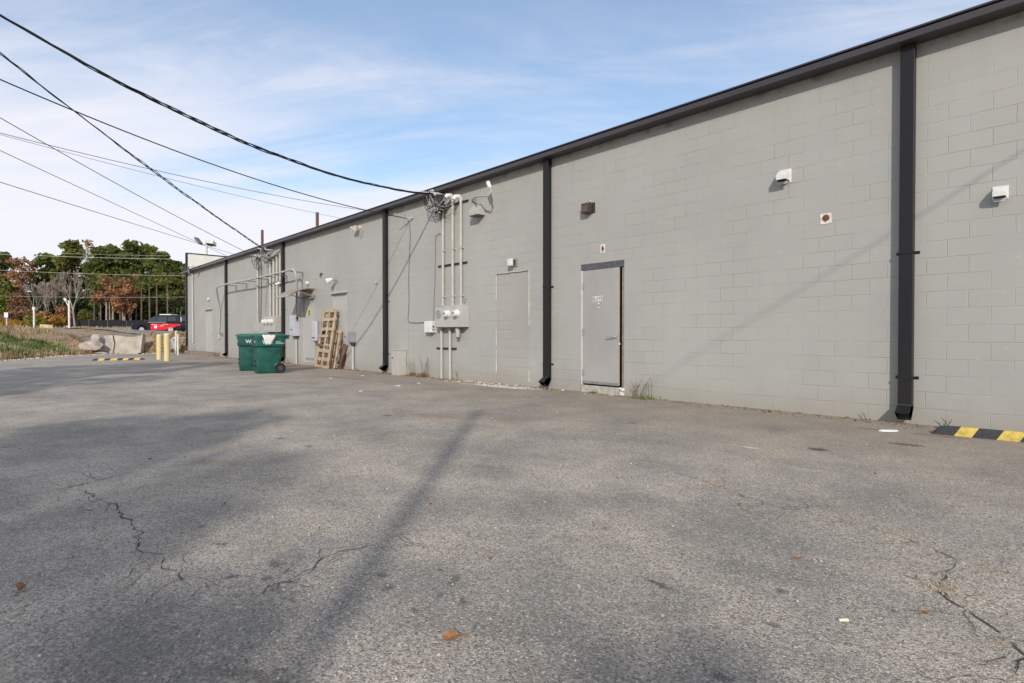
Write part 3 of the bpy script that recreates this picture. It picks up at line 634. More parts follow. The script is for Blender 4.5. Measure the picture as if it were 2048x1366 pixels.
mb = MB(); mb.box(a+.02, b-.02, -.20, -.02, zb-.012, zb-.001); mb.build('underside', M('dark_underside', (.05, .048, .045), .8), T)
mzt, mzb = zt, zb
cx = [a+w3*(k+.5) for k in range(3)]
for k, (yt, lab) in enumerate(((418, 'left conduit of three rising from the meter box'), (400, 'middle conduit of three rising to a white weatherhead'), (402, 'right conduit of three rising to a white weatherhead'))):
    px = (885.5, 905, 921.5)[k]; t = W(px, yt, .06); x = W(px, 520, .06).x
    T = thing('service_conduit', lab, 'conduit', (x, 0, mzt), 'service conduits above the meter box')
    mb = MB(); mb.tube([(x, -.055, mzt-.002), (x, -.055, 3.0), (x, -.055, t.z)], .036, 14); mb.build('pipe', PAINTPIPE, T, 0, 60)
    for z in (2.05, 3.2):
        mb = MB(); mb.box(x-.052, x+.052, -.094, -.003, z-.02, z+.02); mb.build('clamp', PAINTPIPE, T, .003)
    mb = MB(); mb.lathe((x, -.055, mzt), (0, 0, 1), [(.05, 0), (.05, .05), (.037, .055)], 14); mb.build('hub', PAINTPIPE, T)
    c = V((x, -.055, t.z))
    if k:
        mb = MB(); mb.tube([c, c+ZZ*.05, c+V((0, -.06, .10)), c+V((-.02, -.16, .08)), c+V((-.03, -.20, .01))], [.04, .05, .058, .054, .04], 14); mb.build('weatherhead', M('white_weatherhead', (.72, .71, .68), .5, 0, .08, 12), T, 0, 60)
wall_strut(878, 936, 409, 'double dark strut channel behind the tops of the tall conduits')
wall_strut(876, 934, 529, 'double dark strut channel halfway up the tall conduits')
wall_strut(873, 912.5, 697, 'double dark strut channel below the meter box')
for px, lab in ((883, 'left conduit running down from meter box into the ground'), (900, 'right conduit running down from meter box into the ground')):
    T = conduit('ground_conduit', px, 655, 752, lab, .036, .06, 'conduits below the meter box', zt=mzb-.001, zb=-.05)
q = W(915, 656, .12); T = thing('conduit_fitting', 'short capped grey pipe fitting hanging under the right end of the meter box', 'fitting', q)
mb = MB(); mb.tube([V((q.x, -.11, mzb)), V((q.x, -.11, mzb-.13)), V((q.x, -.11, mzb-.24))], [.06, .058, .045], 14); mb.build('body', PAINTPIPE, T, 0, 50); mb = MB(); mb.cyl((q.x, -.11, mzb-.26), (q.x, -.11, mzb-.241), .047); mb.build('cap', M('dark_underside', (.05, .048, .045)), T)
a, b, zt, zb = box_px(848, 862, 642, 665, .16)
T = thing('telephone_box', 'white plastic telephone junction box left of the meter box', 'junction box', ((a+b)/2, 0, zb))
mb = MB(); mb.box(a, b, -.16, -.03, zb, zt); mb.build('cover', WHITEP, T, .015); mb = MB(); mb.box(a+.02, b+.02, -.0295, -.002, zb-.02, zt+.01); mb.build('base', GREYBOX, T, .004)
mb = MB(); mb.box(b-.001, b+.012, -.11, -.07, zb+.13, zb+.17); mb.build('latch', DARKPL, T); mb = MB(); mb.box(b-.001, b+.012, -.11, -.07, zb+.06, zb+.09); mb.build('latch', DARKPL, T)
a, b, zt, zb = box_px(783, 796, 698, 745, .28)
T = thing('cable_pedestal', 'tall narrow grey cabinet standing at the wall foot beside a downspout', 'cabinet', ((a+b)/2, 0, 0))
mb = MB(); mb.box(a, b, -.28, -.01, -.03, zt-.04); mb.build('body', PAINTBOX, T, .008); mb = MB(); mb.box(a-.012, b+.012, -.295, -.005, zt-.039, zt); mb.build('lid', PAINTBOX, T, .006); mb = MB(); mb.box(a+.02, a+.09, -.284, -.2805, .45, .49); mb.build('label_plate', RUST, T)
# wires stapled to the wall
def wire(name, pts, r, mat, label, cat='cable', group=None, seg=6):
    mb = MB(); mb.tube(pts, r, seg); return tag(mb.build(name, mat, None, 0, 70), label, cat, group)
P = [W(816, 440, .05), W(819, 452, .02), W(820.5, 470, .015), W(819, 500, .02), W(818, 530, .012), W(817, 560, .018), W(818, 600, .012), W(816.5, 630, .012), W(815.5, 641, .012), W(820, 645, .012), W(832, 646, .016), W(848, 645, .02), W(852, 646, .05)]
wire('telephone_cable', P, .009, GREYC, 'dark cable running down the wall then across to the white telephone box')
P = [W(886, 466, .05), W(877, 467.5, .03), W(872, 472, .02), W(870.5, 485, .014), W(870.5, 520, .018), W(870, 560, .012), W(868, 600, .014), W(867, 642, .03)]
wire('telephone_cable', P, .007, GREYC, 'thin cable dropping straight from the left conduit to the white telephone box')
P = [W(815.5, 642, .014), W(816, 690, .016), W(816.5, 750, .014)]
wire('ground_wire', P, .006, PAINTPIPE, 'thin painted ground wire running from the cable bend down to the pavement')
# other small fixtures between the second and third downspout
def spotlight(px, py, label, dirv, dark=False, s=1.0):
    p = W(px, py, .02); T = thing('floodlight', label, 'floodlight', p)
    mb = MB(); mb.cyl((p.x, -.002, p.z), (p.x, -.03, p.z), .055*s, .05*s, 14); mb.tube([(p.x, -.03, p.z), (p.x, -.09, p.z+.01), (p.x, -.13, p.z-.02)], .015*s, 8); mb.build('base', CREAM if not dark else GREYBOX2, T, 0, 50)
    for sx in (-1, 1) if not dark else (0,):
        c = V((p.x+sx*.05*s, -.15*s, p.z-.02)); d = V((sx*.3, -.8, -.6)).normalized() if not dirv else V(dirv).normalized()
        mb = MB(); mb.lathe(c-d*.06*s, d, [(.02*s, 0), (.035*s, .03*s), (.06*s, .12*s), (.055*s, .125*s), (.03*s, .1*s)], 14); mb.build('lamp_head', (WHITEP if dark else CREAM), T, 0, 50)
        mb = MB(); mb.lathe(c-d*.06*s, d, [(.053*s, .118*s), (.0, .119*s)], 14); mb.build('lens', BLACK if dark else LAMPW, T)
    return T
T = spotlight(719, 455, 'cream twin floodlight high under the eave right of the floodlight over the pallets', None, False, 1.25)
q = W(720, 463, .04); mb = MB(); mb.tube([q, q+V((-.03, -.03, -.10)), q+V((.05, -.02, -.2)), q+V((.12, .02, -.1)), q+V((.13, .03, .02))], .006, 6); mb.build('hanging_wire', GREYC, T)
spotlight(673, 560, 'silver floodlight on the wall above the leaning pallets', (-.4, -.8, -.45), True, 1.7)
T = thing('motion_sensor', 'tiny dark sensor on the wall left of the silver floodlight', 'sensor', W(642, 548, .03)); q = W(642, 548, .03); mb = MB(); mb.box(q.x-.04, q.x+.05, -.06, -.002, q.z-.02, q.z+.03); mb.build('bracket', DARKPL, T, .004); mb = MB(); mb.cyl((q.x, -.06, q.z-.03), (q.x, -.06, q.z-.09), .02, .03, 10); mb.build('eye', DARKPL, T)
T = thing('wall_stub', 'small painted stub on the wall left of the second downspout', 'bracket', W(753, 565, .02)); q = W(753, 565, .02); mb = MB(); mb.box(q.x-.03, q.x+.03, -.07, -.002, q.z-.03, q.z+.045); mb.build('block', PAINTBOX, T, .004)
T = thing('doorbell', 'small dark hook on the wall right above the meter box corner', 'hook', W(931, 601, .02)); q = W(931, 601, .02); mb = MB(); mb.tube([(q.x, -.002, q.z+.05), (q.x, -.05, q.z+.04), (q.x, -.05, q.z-.02), (q.x-.02, -.03, q.z-.05)], .012, 8); mb.build('hook', GREYBOX2, T); T.name = 'wall_hook'
for px, py, lab in ((616, 566, 'white dome light above the tan awning'), (418, 598, 'white dome light above the far narrow door')):
    q = W(px, py, .02); T = thing('dome_light', lab, 'wall light', q, 'white dome lights over doors'); mb = MB(); mb.lathe((q.x, -.02, q.z), (0, -1, 0), [(.06, 0), (.07, .03), (.055, .07), (.03, .09), (0, .095)], 16); mb.build('dome', WHITEP, T, 0, 50)
    mb = MB(); mb.cyl((q.x, -.002, q.z), (q.x, -.02, q.z), .07); mb.build('base', PAINTBOX, T); mb = MB(); mb.lathe((q.x, -.05, q.z-.065), (0, 0, -1), [(.03, 0), (.03, .03), (.015, .05), (0, .055)], 12); mb.build('sensor', GREYBOX2, T)
# bullet camera by the third downspout
q = W(565, 566, .03); T = thing('security_camera', 'white bullet camera on the wall beside the downspout by the bins', 'camera', q)
mb = MB(); mb.cyl((q.x, -.002, q.z+.03), (q.x, -.03, q.z+.03), .05, .045); mb.tube([(q.x, -.03, q.z+.03), (q.x-.02, -.12, q.z+.05), (q.x-.02, -.14, q.z+.02)], .014, 8); mb.build('mount', WHITEP, T, 0, 50)
d = V((-.5, -.6, -.35)).normalized(); mb = MB(); c = V((q.x, -.14, q.z)); mb.cyl(c-d*.07, c+d*.17, .052, .055, 14); mb.build('camera_body', WHITEP, T, .006, 50); mb = MB(); mb.cyl(c+d*.171, c+d*.19, .05); mb.build('lens', BLACK, T)

# ---- far electric service beside the third downspout
def ebox(name, xl, xr, yt, yb, d, mat, label, cat, group=None, extra=None):
    a, b, zt, zb = box_px(xl, xr, yt, yb, d); T = thing(name, label, cat, ((a+b)/2, 0, zb), group)
    mb = MB(); mb.box(a, b, -d, -.004, zb, zt); mb.build('cabinet', mat, T, .008)
    mb = MB(); mb.box(a+.03, b-.03, -d-.008, -d-.0005, zb+.04, zt-.04); mb.build('door', mat, T, .004)
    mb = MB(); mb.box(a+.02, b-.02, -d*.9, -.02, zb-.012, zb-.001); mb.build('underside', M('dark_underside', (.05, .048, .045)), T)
    return T, a, b, zt, zb
T, a, b, zt, zb = ebox('meter_bank', 527.5, 549, 632, 664, .30, PAINTBOX, 'grey meter bank with three white meters under five conduits', 'meter box')
for k, fx in enumerate((.16, .52, .82)):
    c = V((a+(b-a)*fx, -.312, zb+(zt-zb)*.66)); mb = MB(); mb.lathe(c, (0, -1, 0), [(.11, 0), (.11, .03), (.09, .035), (.09, .12), (.06, .14), (0, .145)], 18); mb.build('meter', WHITEP, T, 0, 40)
mbx = (a, b, zt, zb)
for k in range(5):
    x = a+(b-a)*(.30+.17*k); mb = MB(); mb.tube([(x, -.20, zb), (x, -.20, zb-.2)], [.055, .03], 10); mb.build('outlet_fitting', RUSTP, T)
T, a, b, zt, zb = ebox('breaker_box', 508, 513, 645, 664, .20, PAINTBOX, 'narrow grey breaker box at the left end of the far service', 'breaker box')
T, a2, b2, zt2, zb2 = ebox('breaker_box', 514, 522, 649, 667, .24, PAINTBOX, 'square grey breaker box between narrow box and the meter bank', 'breaker box')
for k, (px, yt, yb) in enumerate(((515.5, 515, 646), (540.5, 515, 634), (547.5, 510, 634), (554, 505, 633), (560.5, 500, 633))):
    conduit('service_conduit', px, yt, yb, ('lone', 'first', 'second', 'third', 'fourth')[k]+(' conduit on the far service left of the others' if k == 0 else ' conduit from the left rising from the far meter bank'), .045, .06, 'conduits of the far electric service')
P = [W(521, 520, .05), W(523, 545, .03), W(522.5, 570, .02), W(522, 600, .03), W(521, 648, .03)]
wire('service_wire', P, .02, GREYC, 'grey loose wire beside the lone conduit of the far service')
# the two disconnect boxes and the small box past the pallets
T, a, b, zt, zb = ebox('disconnect_box', 579, 589, 630, 672, .20, GREYBOX, 'tall pale grey disconnect box just right of the third downspout', 'electrical box', 'grey disconnect boxes by the doors')
mb = MB(); mb.tube([V((b+.004, -.1, zb+.75)), V((b+.06, -.13, zb+.7)), V((b+.05, -.13, zb+.55))], .014, 8); mb.build('lever', DARKPL, T); mb = MB(); mb.box(a+.1, a+.3, -.213, -.2085, zb+.22, zb+.26); mb.build('badge', DARKPL, T)
mb = MB(); mb.box(b+.0005, b+.002, -.14, -.06, zt-.16, zt-.05); mb.build('sticker', INK, T)
d1 = (a, b, zt, zb)
T, a, b, zt, zb = ebox('disconnect_box', 628, 641, 641, 686, .16, GREYBOX2, 'grey disconnect box with white meter cover left of the pallets', 'electrical box', 'grey disconnect boxes by the doors')
mb = MB(); mb.box(a+.02, a+.36, -.26, -.169, zb+.06, zt-.02); mb.build('meter_cover', GREYBOX, T, .03); mb = MB(); mb.box(a+.06, a+.3, -.268, -.2605, zb+.16, zb+.2); mb.build('badge', DARKPL, T)
mb = MB(); mb.tube([V((b+.004, -.08, zb+.45)), V((b+.05, -.1, zb+.32)), V((b+.02, -.05, zb+.22)), V((b+.01, -.03, zb+.42))], .014, 8); mb.build('lever', DARKPL, T)
d2 = (a, b, zt, zb)
T, a, b, zt, zb = ebox('junction_box', 695, 703.5, 663, 685, .14, GREYBOX2, 'small grey square junction box just right of the pallets', 'electrical box')
d3 = (a, b, zt, zb)
for (a, b, zt, zb), lab in ((d1, 'conduit from the tall disconnect box to the ground beside a door'), (d2, 'conduit below the disconnect box behind the pallets'), (d3, 'conduit from the small junction box to the ground')):
    x = (a+b)/2+.08; mb = MB(); mb.tube([(x, -.07, zb-.10), (x, -.07, .6), (x, -.07, -.05)], .036, 12)
    T = thing('ground_conduit', lab, 'conduit', (x, 0, 0), 'conduits from boxes down to the ground'); mb.build('pipe', PAINTPIPE, T, 0, 60)
    mb = MB(); mb.tube([(x, -.07, zb-.012), (x, -.07, zb-.03), (x, -.07, zb-.12)], [.10, .09, .038], 12); mb.build('hub', M('dark_hub', (.10, .095, .09), .6), T, 0, 60)
# raised conduit on stand-off brackets
NR = .46; zr = W(433, 573, NR).z; xl = W(434, 573, NR).x; xr = W(586, 540, NR).x; xd = (d1[0]+d1[1])/2+.1
xw = W(438.5, 640, .04).x
PTH = [W(437.5, 668, .05), W(439, 645, .05), W(440, 622, .06), W(438, 606, .16), W(435, 592, .34), W(433, 580, NR-.02), W(433.6, 575.5, NR), W(437, 572.5, NR)]
zr = PTH[-1].z+.01
PTH += [V((xl+(xr-xl)*t, -NR, zr+.012*math.sin(t*9))) for t in (.15, .3, .45, .6, .75, .9)]
PTH += [W(584, 538.3, NR), W(588.5, 540.5, NR), W(591.5, 548, NR-.04), W(593, 560, .36), W(593.6, 580, .22), W(593, 605, .14), W(592, 631, .12)]
T = thing('raised_conduit', 'pale conduit on stand-off brackets bridging over two downspouts then bending to a disconnect box', 'conduit', ((xl+xr)/2, -.2, 1.0))
mb = MB(); mb.tube(PTH, .036, 12); mb.build('pipe', PAINTPIPE, T, 0, 70)
for px in (435+17, 472, 492, 514, 533, 550, 581):
    x = W(px, 560, NR).x; mb = MB(); mb.tube([(x, -.003, zr-.30), (x, -.02, zr-.04), (x, -NR+.02, zr-.03)], .016, 6); mb.box(x-.02, x+.02, -NR-.045, -NR+.05, zr-.05, zr-.036); mb.build('bracket', M('dark_bracket', (.09, .085, .08), .6, .2), T)
mb = MB(); mb.box(xw-.06, xw+.06, -.1, -.003, PTH[0].z-.25, PTH[0].z); mb.build('end_box', PAINTBOX, T, .01)
T = thing('wall_outlet', 'small dark outlet on the wall near the end of the raised conduit', 'outlet', W(444.5, 668, .02)); q = W(444.5, 668, .02); mb = MB(); mb.box(q.x-.08, q.x+.08, -.07, -.003, q.z-.09, q.z+.09); mb.build('cover', GREYBOX2, T, .01); mb = MB(); mb.cyl((q.x, -.071, q.z), (q.x, -.085, q.z), .05); mb.build('plug', BLACK, T)
conduit('corner_conduit', 385.5, 546, 686, 'grey conduit running full height near the far corner', .05, .06)
q = W(379, 545, .1); T = thing('eave_light', 'cream lamp on a bent arm at the far end of the gutter', 'wall light', q)
mb = MB(); mb.tube([W(378.5, 547, .12), W(377.5, 540, .3), W(377, 532.5, .42), W(380, 530.5, .44), W(386, 532, .42)], .045, 8); mb.build('arm', CREAM, T, 0, 60); mb = MB(); c = W(382.5, 533.5, .5); mb.lathe(c+ZZ*.1, (0, 0, -1), [(.03, 0), (.14, .05), (.16, .1), (.0, .12)], 14); mb.build('lamp_head', CREAM, T, 0, 50)
# awning over the door by the bins
xa, xb = dB[0]-.12, dB[1]+.12; T = thing('awning', 'curved tan awning sheet on brackets over a grey door', 'awning', ((xa+xb)/2, -.4, 2.4))
pr = [(.004, 2.72), (.22, 2.735), (.45, 2.70), (.68, 2.61), (.86, 2.50), (.96, 2.42)]
mb = MB(); mb.loft([[(xa, -n, z), (xb, -n, z), (xb, -n, z-.012), (xa, -n, z-.012)] for n, z in pr]); mb.build('sheet', TANSHEET, T, 0, 60)
for x in (xa+.03, xb-.03):
    mb = MB(); mb.tube([(x, -.01, 2.69)]+[(x, -n, z-.03) for n, z in pr[1:]], .015, 6); mb.tube([(x, -.01, 2.42), (x, -.35, 2.53), (x, -.62, 2.6)], .013, 6); mb.build('bracket', M('bracket_grey', (.30, .28, .25), .5), T, 0, 60)
mb = MB(); mb.box(xa+.06, xb-.03, -.05, -.004, 2.47, 2.70); mb.build('back_panel', TANSHEET, T, .004)
mb = MB(); mb.tube([(xa, -.96, 2.415), (xb, -.96, 2.415)], .022, 8); mb.build('front_rail', PAINTPIPE, T)
# roof things
for px, yt, yb, lab in ((524.5, 460, 492, 'thin rusty vent pipe standing on the roof nearer the far corner'), (634.5, 425, 450, 'thin rusty vent pipe on the roof above the silver floodlight')):
    d = 1.0; t = W(px, yt, -d); mb = MB(); mb.cyl((t.x, d, 4.78), (t.x, d, t.z), .06, .06, 12); mb.lathe((t.x, d, 4.80), (0, 0, 1), [(.12, 0), (.07, .12)], 12); tag(mb.build('vent_pipe', RUSTP, None, 0, 50), lab, 'vent pipe', 'rusty roof vent pipes')
c = PX(413.5, 513, XE-.09); t = PX(413.5, 489.5, XE-.09); T = thing('roof_floodlight', 'twin floodlights on a short pole above the cream parapet', 'floodlight', (c.x, c.y, 5.86))
mb = MB(); mb.cyl((c.x, c.y, 5.862), (c.x, c.y, t.z), .055, .055, 12); mb.build('pole', M('pale_pole', (.55, .54, .52), .5), T)
mb = MB(); A_ = PX(398, 488, XE-.09); B_ = PX(424, 493, XE-.09); mb.tube([A_, V((c.x, c.y, t.z)), B_], .02, 8); mb.build('cross_arm', M('pale_pole', (.55, .54, .52)), T)
c1 = PX(397, 482, XE-.09); mb = MB(); u = (RT*.6-ZZ*.75).normalized(); mb.obox(c1, u*.24, F0*.2, u.cross(F0).normalized()*.06); mb.build('lamp_head', M('floodlight_grey', (.12, .12, .13), .5), T, .03)
c2 = PX(421.5, 486, XE-.09); mb = MB(); mb.obox(c2, RT*.24-ZZ*.03, F0*.2-ZZ*.06, ZZ*.11); mb.obox(c2-ZZ*.125, RT*.24-ZZ*.03, F0*.2, ZZ*.012, 1); mb.build('lamp_head', [M('floodlight_pale', (.62, .62, .60), .4), BLACK], T, .03)

# ------------------------------------------------------------------ poles and overhead cables
def pole(x, y, h, label, arm, tr, k=1.0):
    zb = tz(*toRF((x, y)))-.05; T = thing('utility_pole', label, 'utility pole', (x, y, zb), 'utility poles behind the lot')
    mb = MB(); mb.tube([(x, y, zb), (x, y, zb+h*.5), (x, y, zb+h)], [.17*k, .145*k, .115*k], 14); mb.build('pole', WOODPOLE, T, 0, 50)
    if arm:
        mb = MB(); mb.box(x-1.2, x+1.2, y-.17, y-.12, zb+h-.75, zb+h-.62); a = mb.build('cross_arm', WOODPOLE, T)
        for s in (-1.05, -.4, .4, 1.05):
            mb = MB(); mb.lathe((x+s, y-.145, zb+h-.62), (0, 0, 1), [(.03, 0), (.06, .05), (.04, .08), (.06, .11), (.02, .15)], 10); o = mb.build('insulator', GREYBOX2, T); o.parent = a
    if tr: mb = MB(); mb.cyl((x-.05, y+.42, zb+h-2.2), (x-.05, y+.42, zb+h-1.2), .27, .27, 18); mb.build('transformer', GREYBOX2, T, .03)
    return zb+h
pole(-8.3, -16.6, 10.7, 'wooden utility pole where the building cables gather', True, True)
pole(7.05, -16.35, 9.0, 'slim wooden pole throwing a long shadow up the lot', False, False, .52)
pole(-28.9, -18.3, 10.2, 'wooden utility pole further along the line', True, False)
def cat(A, B, sag, k=60, t0=0, t1=1):
    A, B = V(A), V(B); out = []
    for i in range(k+1):
        t = t0+(t1-t0)*i/k; p = A+(B-A)*t; p.z -= sag*4*t*(1-t); out.append(p)
    return out
def cable(name, A, B, sag, r, mat, label, strands=1, amp=0.0, pitch=1.0, k=70, t0=0, t1=1, group=None, cat_='cable'):
    base = cat(A, B, sag, k if strands == 1 else 260, t0, t1); mb = MB()
    if strands == 1: mb.tube(base, r, 6)
    else:
        s = 0; ph = [0.0]
        for a, b in zip(base[:-1], base[1:]): s += (b-a).length; ph.append(s)
        t = (base[-1]-base[0]).normalized(); u = t.cross(ZZ).normalized(); w = u.cross(t)
        for q in range(strands):
            path = []
            for p, d in zip(base, ph):
                a = 2*math.pi*(d/pitch+q/strands); am = amp*(.55+.45*math.sin(d*1.1+q)+.5*max(0, math.sin(d*.37)))
                path.append(p+u*math.cos(a)*am+w*math.sin(a)*am)
            mb.tube(path, r*(1.0 if q else .8), 6)
    return tag(mb.build(name, mat, None, 0, 70, loc=base[0]), label, cat_, group)
A1 = V((-11.71, -.25, 4.60)); A2 = V((-23.56, -.25, 4.52)); A3 = V((-13.14, -.12, 4.23)); A4 = V((-24.83, -.12, 4.35))
cable('service_cable', A1, (-8.14, -16.44, 9.87), 1.96, .0105, BLACKC, 'thick twisted black cable sweeping from top left to the nearer weatherheads', 4, .019, 1.5)
cable('service_cable', A2, (-8.28, -16.45, 10.53), .47, .0125, BLACKC, 'twisted black cable crossing the others down to the far electric service', 3, .024, 1.6)
cable('telephone_drop', A3, (-8.76, -16.66, 7.43), 1.04, .0105, BLACKC, 'single thin black wire ending on the wall beside the second downspout')
cable('telephone_drop', A4, (-8.32, -16.54, 8.1), .36, .010, BLACKC, 'single thin black wire ending on the wall left of the far service')
cable('service_cable', (2.2, .0, 4.95), (7.05, -16.3, 8.9), .05, .009, BLACKC, 'thin black service cable that shades the block wall near the suite door')
for A, B, sag, lab, r in (((-37.29, 10.33, 10.06), (-28.89, -18.22, 10.01), .56, 'highest faint distant wire crossing the sky nearly level', .018), ((-38.63, 8.86, 9.61), (-28.7, -18.3, 10.1), .34, 'faintest distant wire slanting down across the sky', .012), ((-44.81, 2.1, 7.8), (-28.9, -18.3, 11.2), .0, 'distant wire slanting to the roof floodlights, the upper of two', .018), ((-42.86, 4.21, 6.88), (-29.0, -18.35, 9.4), .2, 'distant wire slanting to the roof floodlights, the lower of two', .018)):
    B = V(B); A = V(A)
    if 'slanting to the roof' in lab:
        px0 = (0, 301) if 'upper' in lab else (0, 362); px1 = (385, 480) if 'upper' in lab else (387, 483)
        d0 = ray(*px0); d1_ = ray(*px1); A = CAM+d1_*(45/FPX); B = CAM+d0*(24/FPX)
        ext = A+(A-B)*.5; A = ext
        cable('distant_wire', A, B+(B-ext)*.35, sag*.3, r, FARC, lab, group='faint wires in the sky'); continue
    cable('distant_wire', A, B, sag, r, FARC, lab, t0=-.35, group='faint wires in the sky')
for k, (p0, p1, lab) in enumerate((((-150, 494), (400, 512), 'topmost pale wire strung before the distant pines'), ((-150, 500), (400, 518.5), 'bright pale wire second from the top before the distant pines'), ((-150, 532), (400, 552), 'pale wire halfway down the distant pines'), ((-150, 587), (400, 593.5), 'lowest faint pale wire before the distant pines'))):
    A = CAM+ray(*p0)*(74/FPX); B = CAM+ray(*p1)*(74/FPX); cable('street_wire', A, B, .25, (.008, .016, .011, .008)[k], M('sunlit_wire', (.75, .74, .68), .5, .0, .1, 2), lab, group='pale wires before the distant trees')
# tangles of wire at the service points
def tangle(name, A, ends, label, n, sag, r0=.011):
    T = thing(name, label, 'cable', A); mb = MB(); mb2 = MB()
    for i in range(n):
        e = V(ends[i % len(ends)])+V((rnd.uniform(-.06, .06), rnd.uniform(-.05, .02), rnd.uniform(-.06, .06))); s = rnd.uniform(.25, 1.0)*sag
        a = V(A)+V((rnd.uniform(-.25, .12), rnd.uniform(-.25, .05), rnd.uniform(-.05, .08))); side = V((rnd.uniform(-.45, .15), rnd.uniform(-.12, .10), 0))
        path = []
        for k in range(15):
            t = k/14; p = a+(e-a)*t; w = math.sin(math.pi*t)**.8; path.append(p-ZZ*s*w+side*w)
        (mb if i % 3 else mb2).tube(path, rnd.uniform(.7, 1.25)*r0, 6)
    mb.build('black_loops', BLACKC, T, 0, 60); mb2.build('grey_loops', M('bare_grey_wire', (.42, .42, .41), .5, .2), T, 0, 60)
    mb = MB(); mb.tube([V((A[0]+.25, -.003, A[2]-.02)), V(A)+V((.1, .02, 0)), V(A)+V((-.25, -.2, .06))], [.02, .03, .022], 8)
    for k in range(4): c = V(A)+V((-.06*k+.1, -.03*k, .015*k+rnd.uniform(-.05, .05))); mb.lathe(c, (-.7, -.3, .2), [(.015, 0), (.035, .02), (.035, .06), (.015, .08)], 8)
    mb.build('anchor', M('clevis_grey', (.5, .5, .49), .4, .3), T)
    return T
wh1 = V((cx[1]-.03, -.25, W(905, 400, .06).z+.0)); wh2 = V((cx[2]-.03, -.25, W(921.5, 402, .06).z+.0)); wl = V((cx[0], -.06, W(885, 418, .06).z))
tangle('wire_tangle', A1, [wh1, wl, wh2, wl, wh1], 'tangle of black and grey wire loops at the nearer service anchor', 13, .36, .0085)
mb = MB()
for k in range(6):
    c = wl+V((rnd.uniform(-.12, .14), rnd.uniform(-.1, 0), rnd.uniform(-.12, .2))); mb.tube([c, c+V((rnd.uniform(-.1, .1), -.05, rnd.uniform(-.2, .05))), c+V((rnd.uniform(-.12, .12), -.03, rnd.uniform(-.25, .1)))], .022, 6)
tag(mb.build('splice_bundle', BLACKC, None, 0, 60), 'bundle of taped black splices on top of the left service conduit', 'cable')
ends = [W(px, y, .12) for px, y in ((541, 516), (548, 511), (554, 506), (560, 502), (541, 520))]
tangle('wire_tangle', A2, ends, 'tangle of grey and black wires over the five far conduits', 14, .42, .010)
tangle('wire_tangle', A4+V((.05, 0, .05)), [W(516, 517, .08), W(523, 528, .08), W(522, 516, .08)], 'small knot of wires above the lone far conduit', 6, .35, .010)
q = A3; T = thing('wire_anchor', 'pale wedge clamp holding the thin wire on the wall', 'clamp', q); mb = MB(); mb.tube([q+V((.12, .115, .02)), q, q+V((-.12, -.35, .10))], [.02, .022, .012], 8); mb.build('clamp', M('clevis_grey', (.5, .5, .49)), T); mb = MB(); mb.tube(arc(q+V((-.05, -.1, .14)), (1, 0, 0), (0, 0, 1), .10, 0, 350, 16), .006, 6); mb.build('wire_loop', GREYC, T)

# ------------------------------------------------------------------ bins
def rrect(cx_, cy, lx, ly, z, r=.05, k=4):
    out = []
    for sx, sy, a0 in ((1, 1, 0), (-1, 1, 90), (-1, -1, 180), (1, -1, 270)):
        for i in range(k+1):
            a = math.radians(a0+90*i/k); out.append(V((cx_+sx*(lx-r)+r*math.cos(a), cy+sy*(ly-r)+r*math.sin(a), z)))
    return out
BIN_T = thing('wheeled_bin', 'green wheeled bin in front with white paper hanging over its rim', 'bin', (0, 0, 0), 'green wheeled bins on the lot')
mb = MB()
mb.loft([rrect(.36, 0, .30, .25, .015, .05), rrect(.36, 0, .315, .262, .06, .06), rrect(.37, 0, .335, .275, .45, .06), rrect(.38, 0, .343, .276, .735, .06), rrect(.392, 0, .395, .318, .785, .05), rrect(.40, 0, .405, .325, 1.01, .05), rrect(.40, 0, .42, .34, 1.015, .05), rrect(.40, 0, .42, .34, 1.055, .05)])
mb.build('body', BIN, BIN_T, 0, 35)
mb = MB(); mb.box(.50, .70, -.285, .285, .02, .30); mb.build('axle_housing', BIN, BIN_T, .05)
mb = MB()
mb.loft([rrect(.40, 0, .43, .35, 1.058, .05), rrect(.40, 0, .432, .352, 1.095, .05), rrect(.40, 0, .40, .32, 1.115, .06), rrect(.42, 0, .30, .24, 1.135, .06)]); mb.box(-.075, .0, -.16, .16, 1.07, 1.09); mb.build('lid', BINLID, BIN_T, 0, 35)
mb = MB(); mb.tube([(.80, -.26, 1.03), (.91, -.25, 1.075), (.93, -.20, 1.08), (.93, .20, 1.08), (.91, .25, 1.075), (.80, .26, 1.03)], .018, 8); mb.box(.78, .90, -.30, -.262, .98, 1.06); mb.box(.78, .90, .262, .30, .98, 1.06); mb.build('handle', BIN, BIN_T, 0, 50)
for sy in (-1, 1):
    mb = MB(); mb.lathe((.66, sy*.26, .145), (0, sy, 0), [(.095, -.0), (.138, .0), (.145, .012), (.145, .048), (.138, .06), (.10, .06), (.095, .05)], 28); w = mb.build('wheel', RUBBER, BIN_T, 0, 40)
    mb = MB(); mb.lathe((.66, sy*.262, .145), (0, sy, 0), [(.096, 0), (.096, .030), (.0, .030)], 24, 1)  # black disc paints the dark gaps between the spokes
    for q in range(7):
        a = 2*math.pi*q/7; d = V((math.cos(a), 0, math.sin(a))); mb.obox(V((.66, sy*.302, .145))+d*.055, d*.042, V((0, .010, 0)), d.cross(V((0, 1, 0)))*.011)
    mb.lathe((.66, sy*.29, .145), (0, sy, 0), [(.03, 0), (.03, .03), (.0, .034)], 14); h = mb.build('hub', [HUBP, BLACK], BIN_T, 0, 40); h.parent = w
mb = MB(); mb.cyl((.66, -.262, .145), (.66, .262, .145), .014); mb.build('axle', RUBBER, BIN_T)
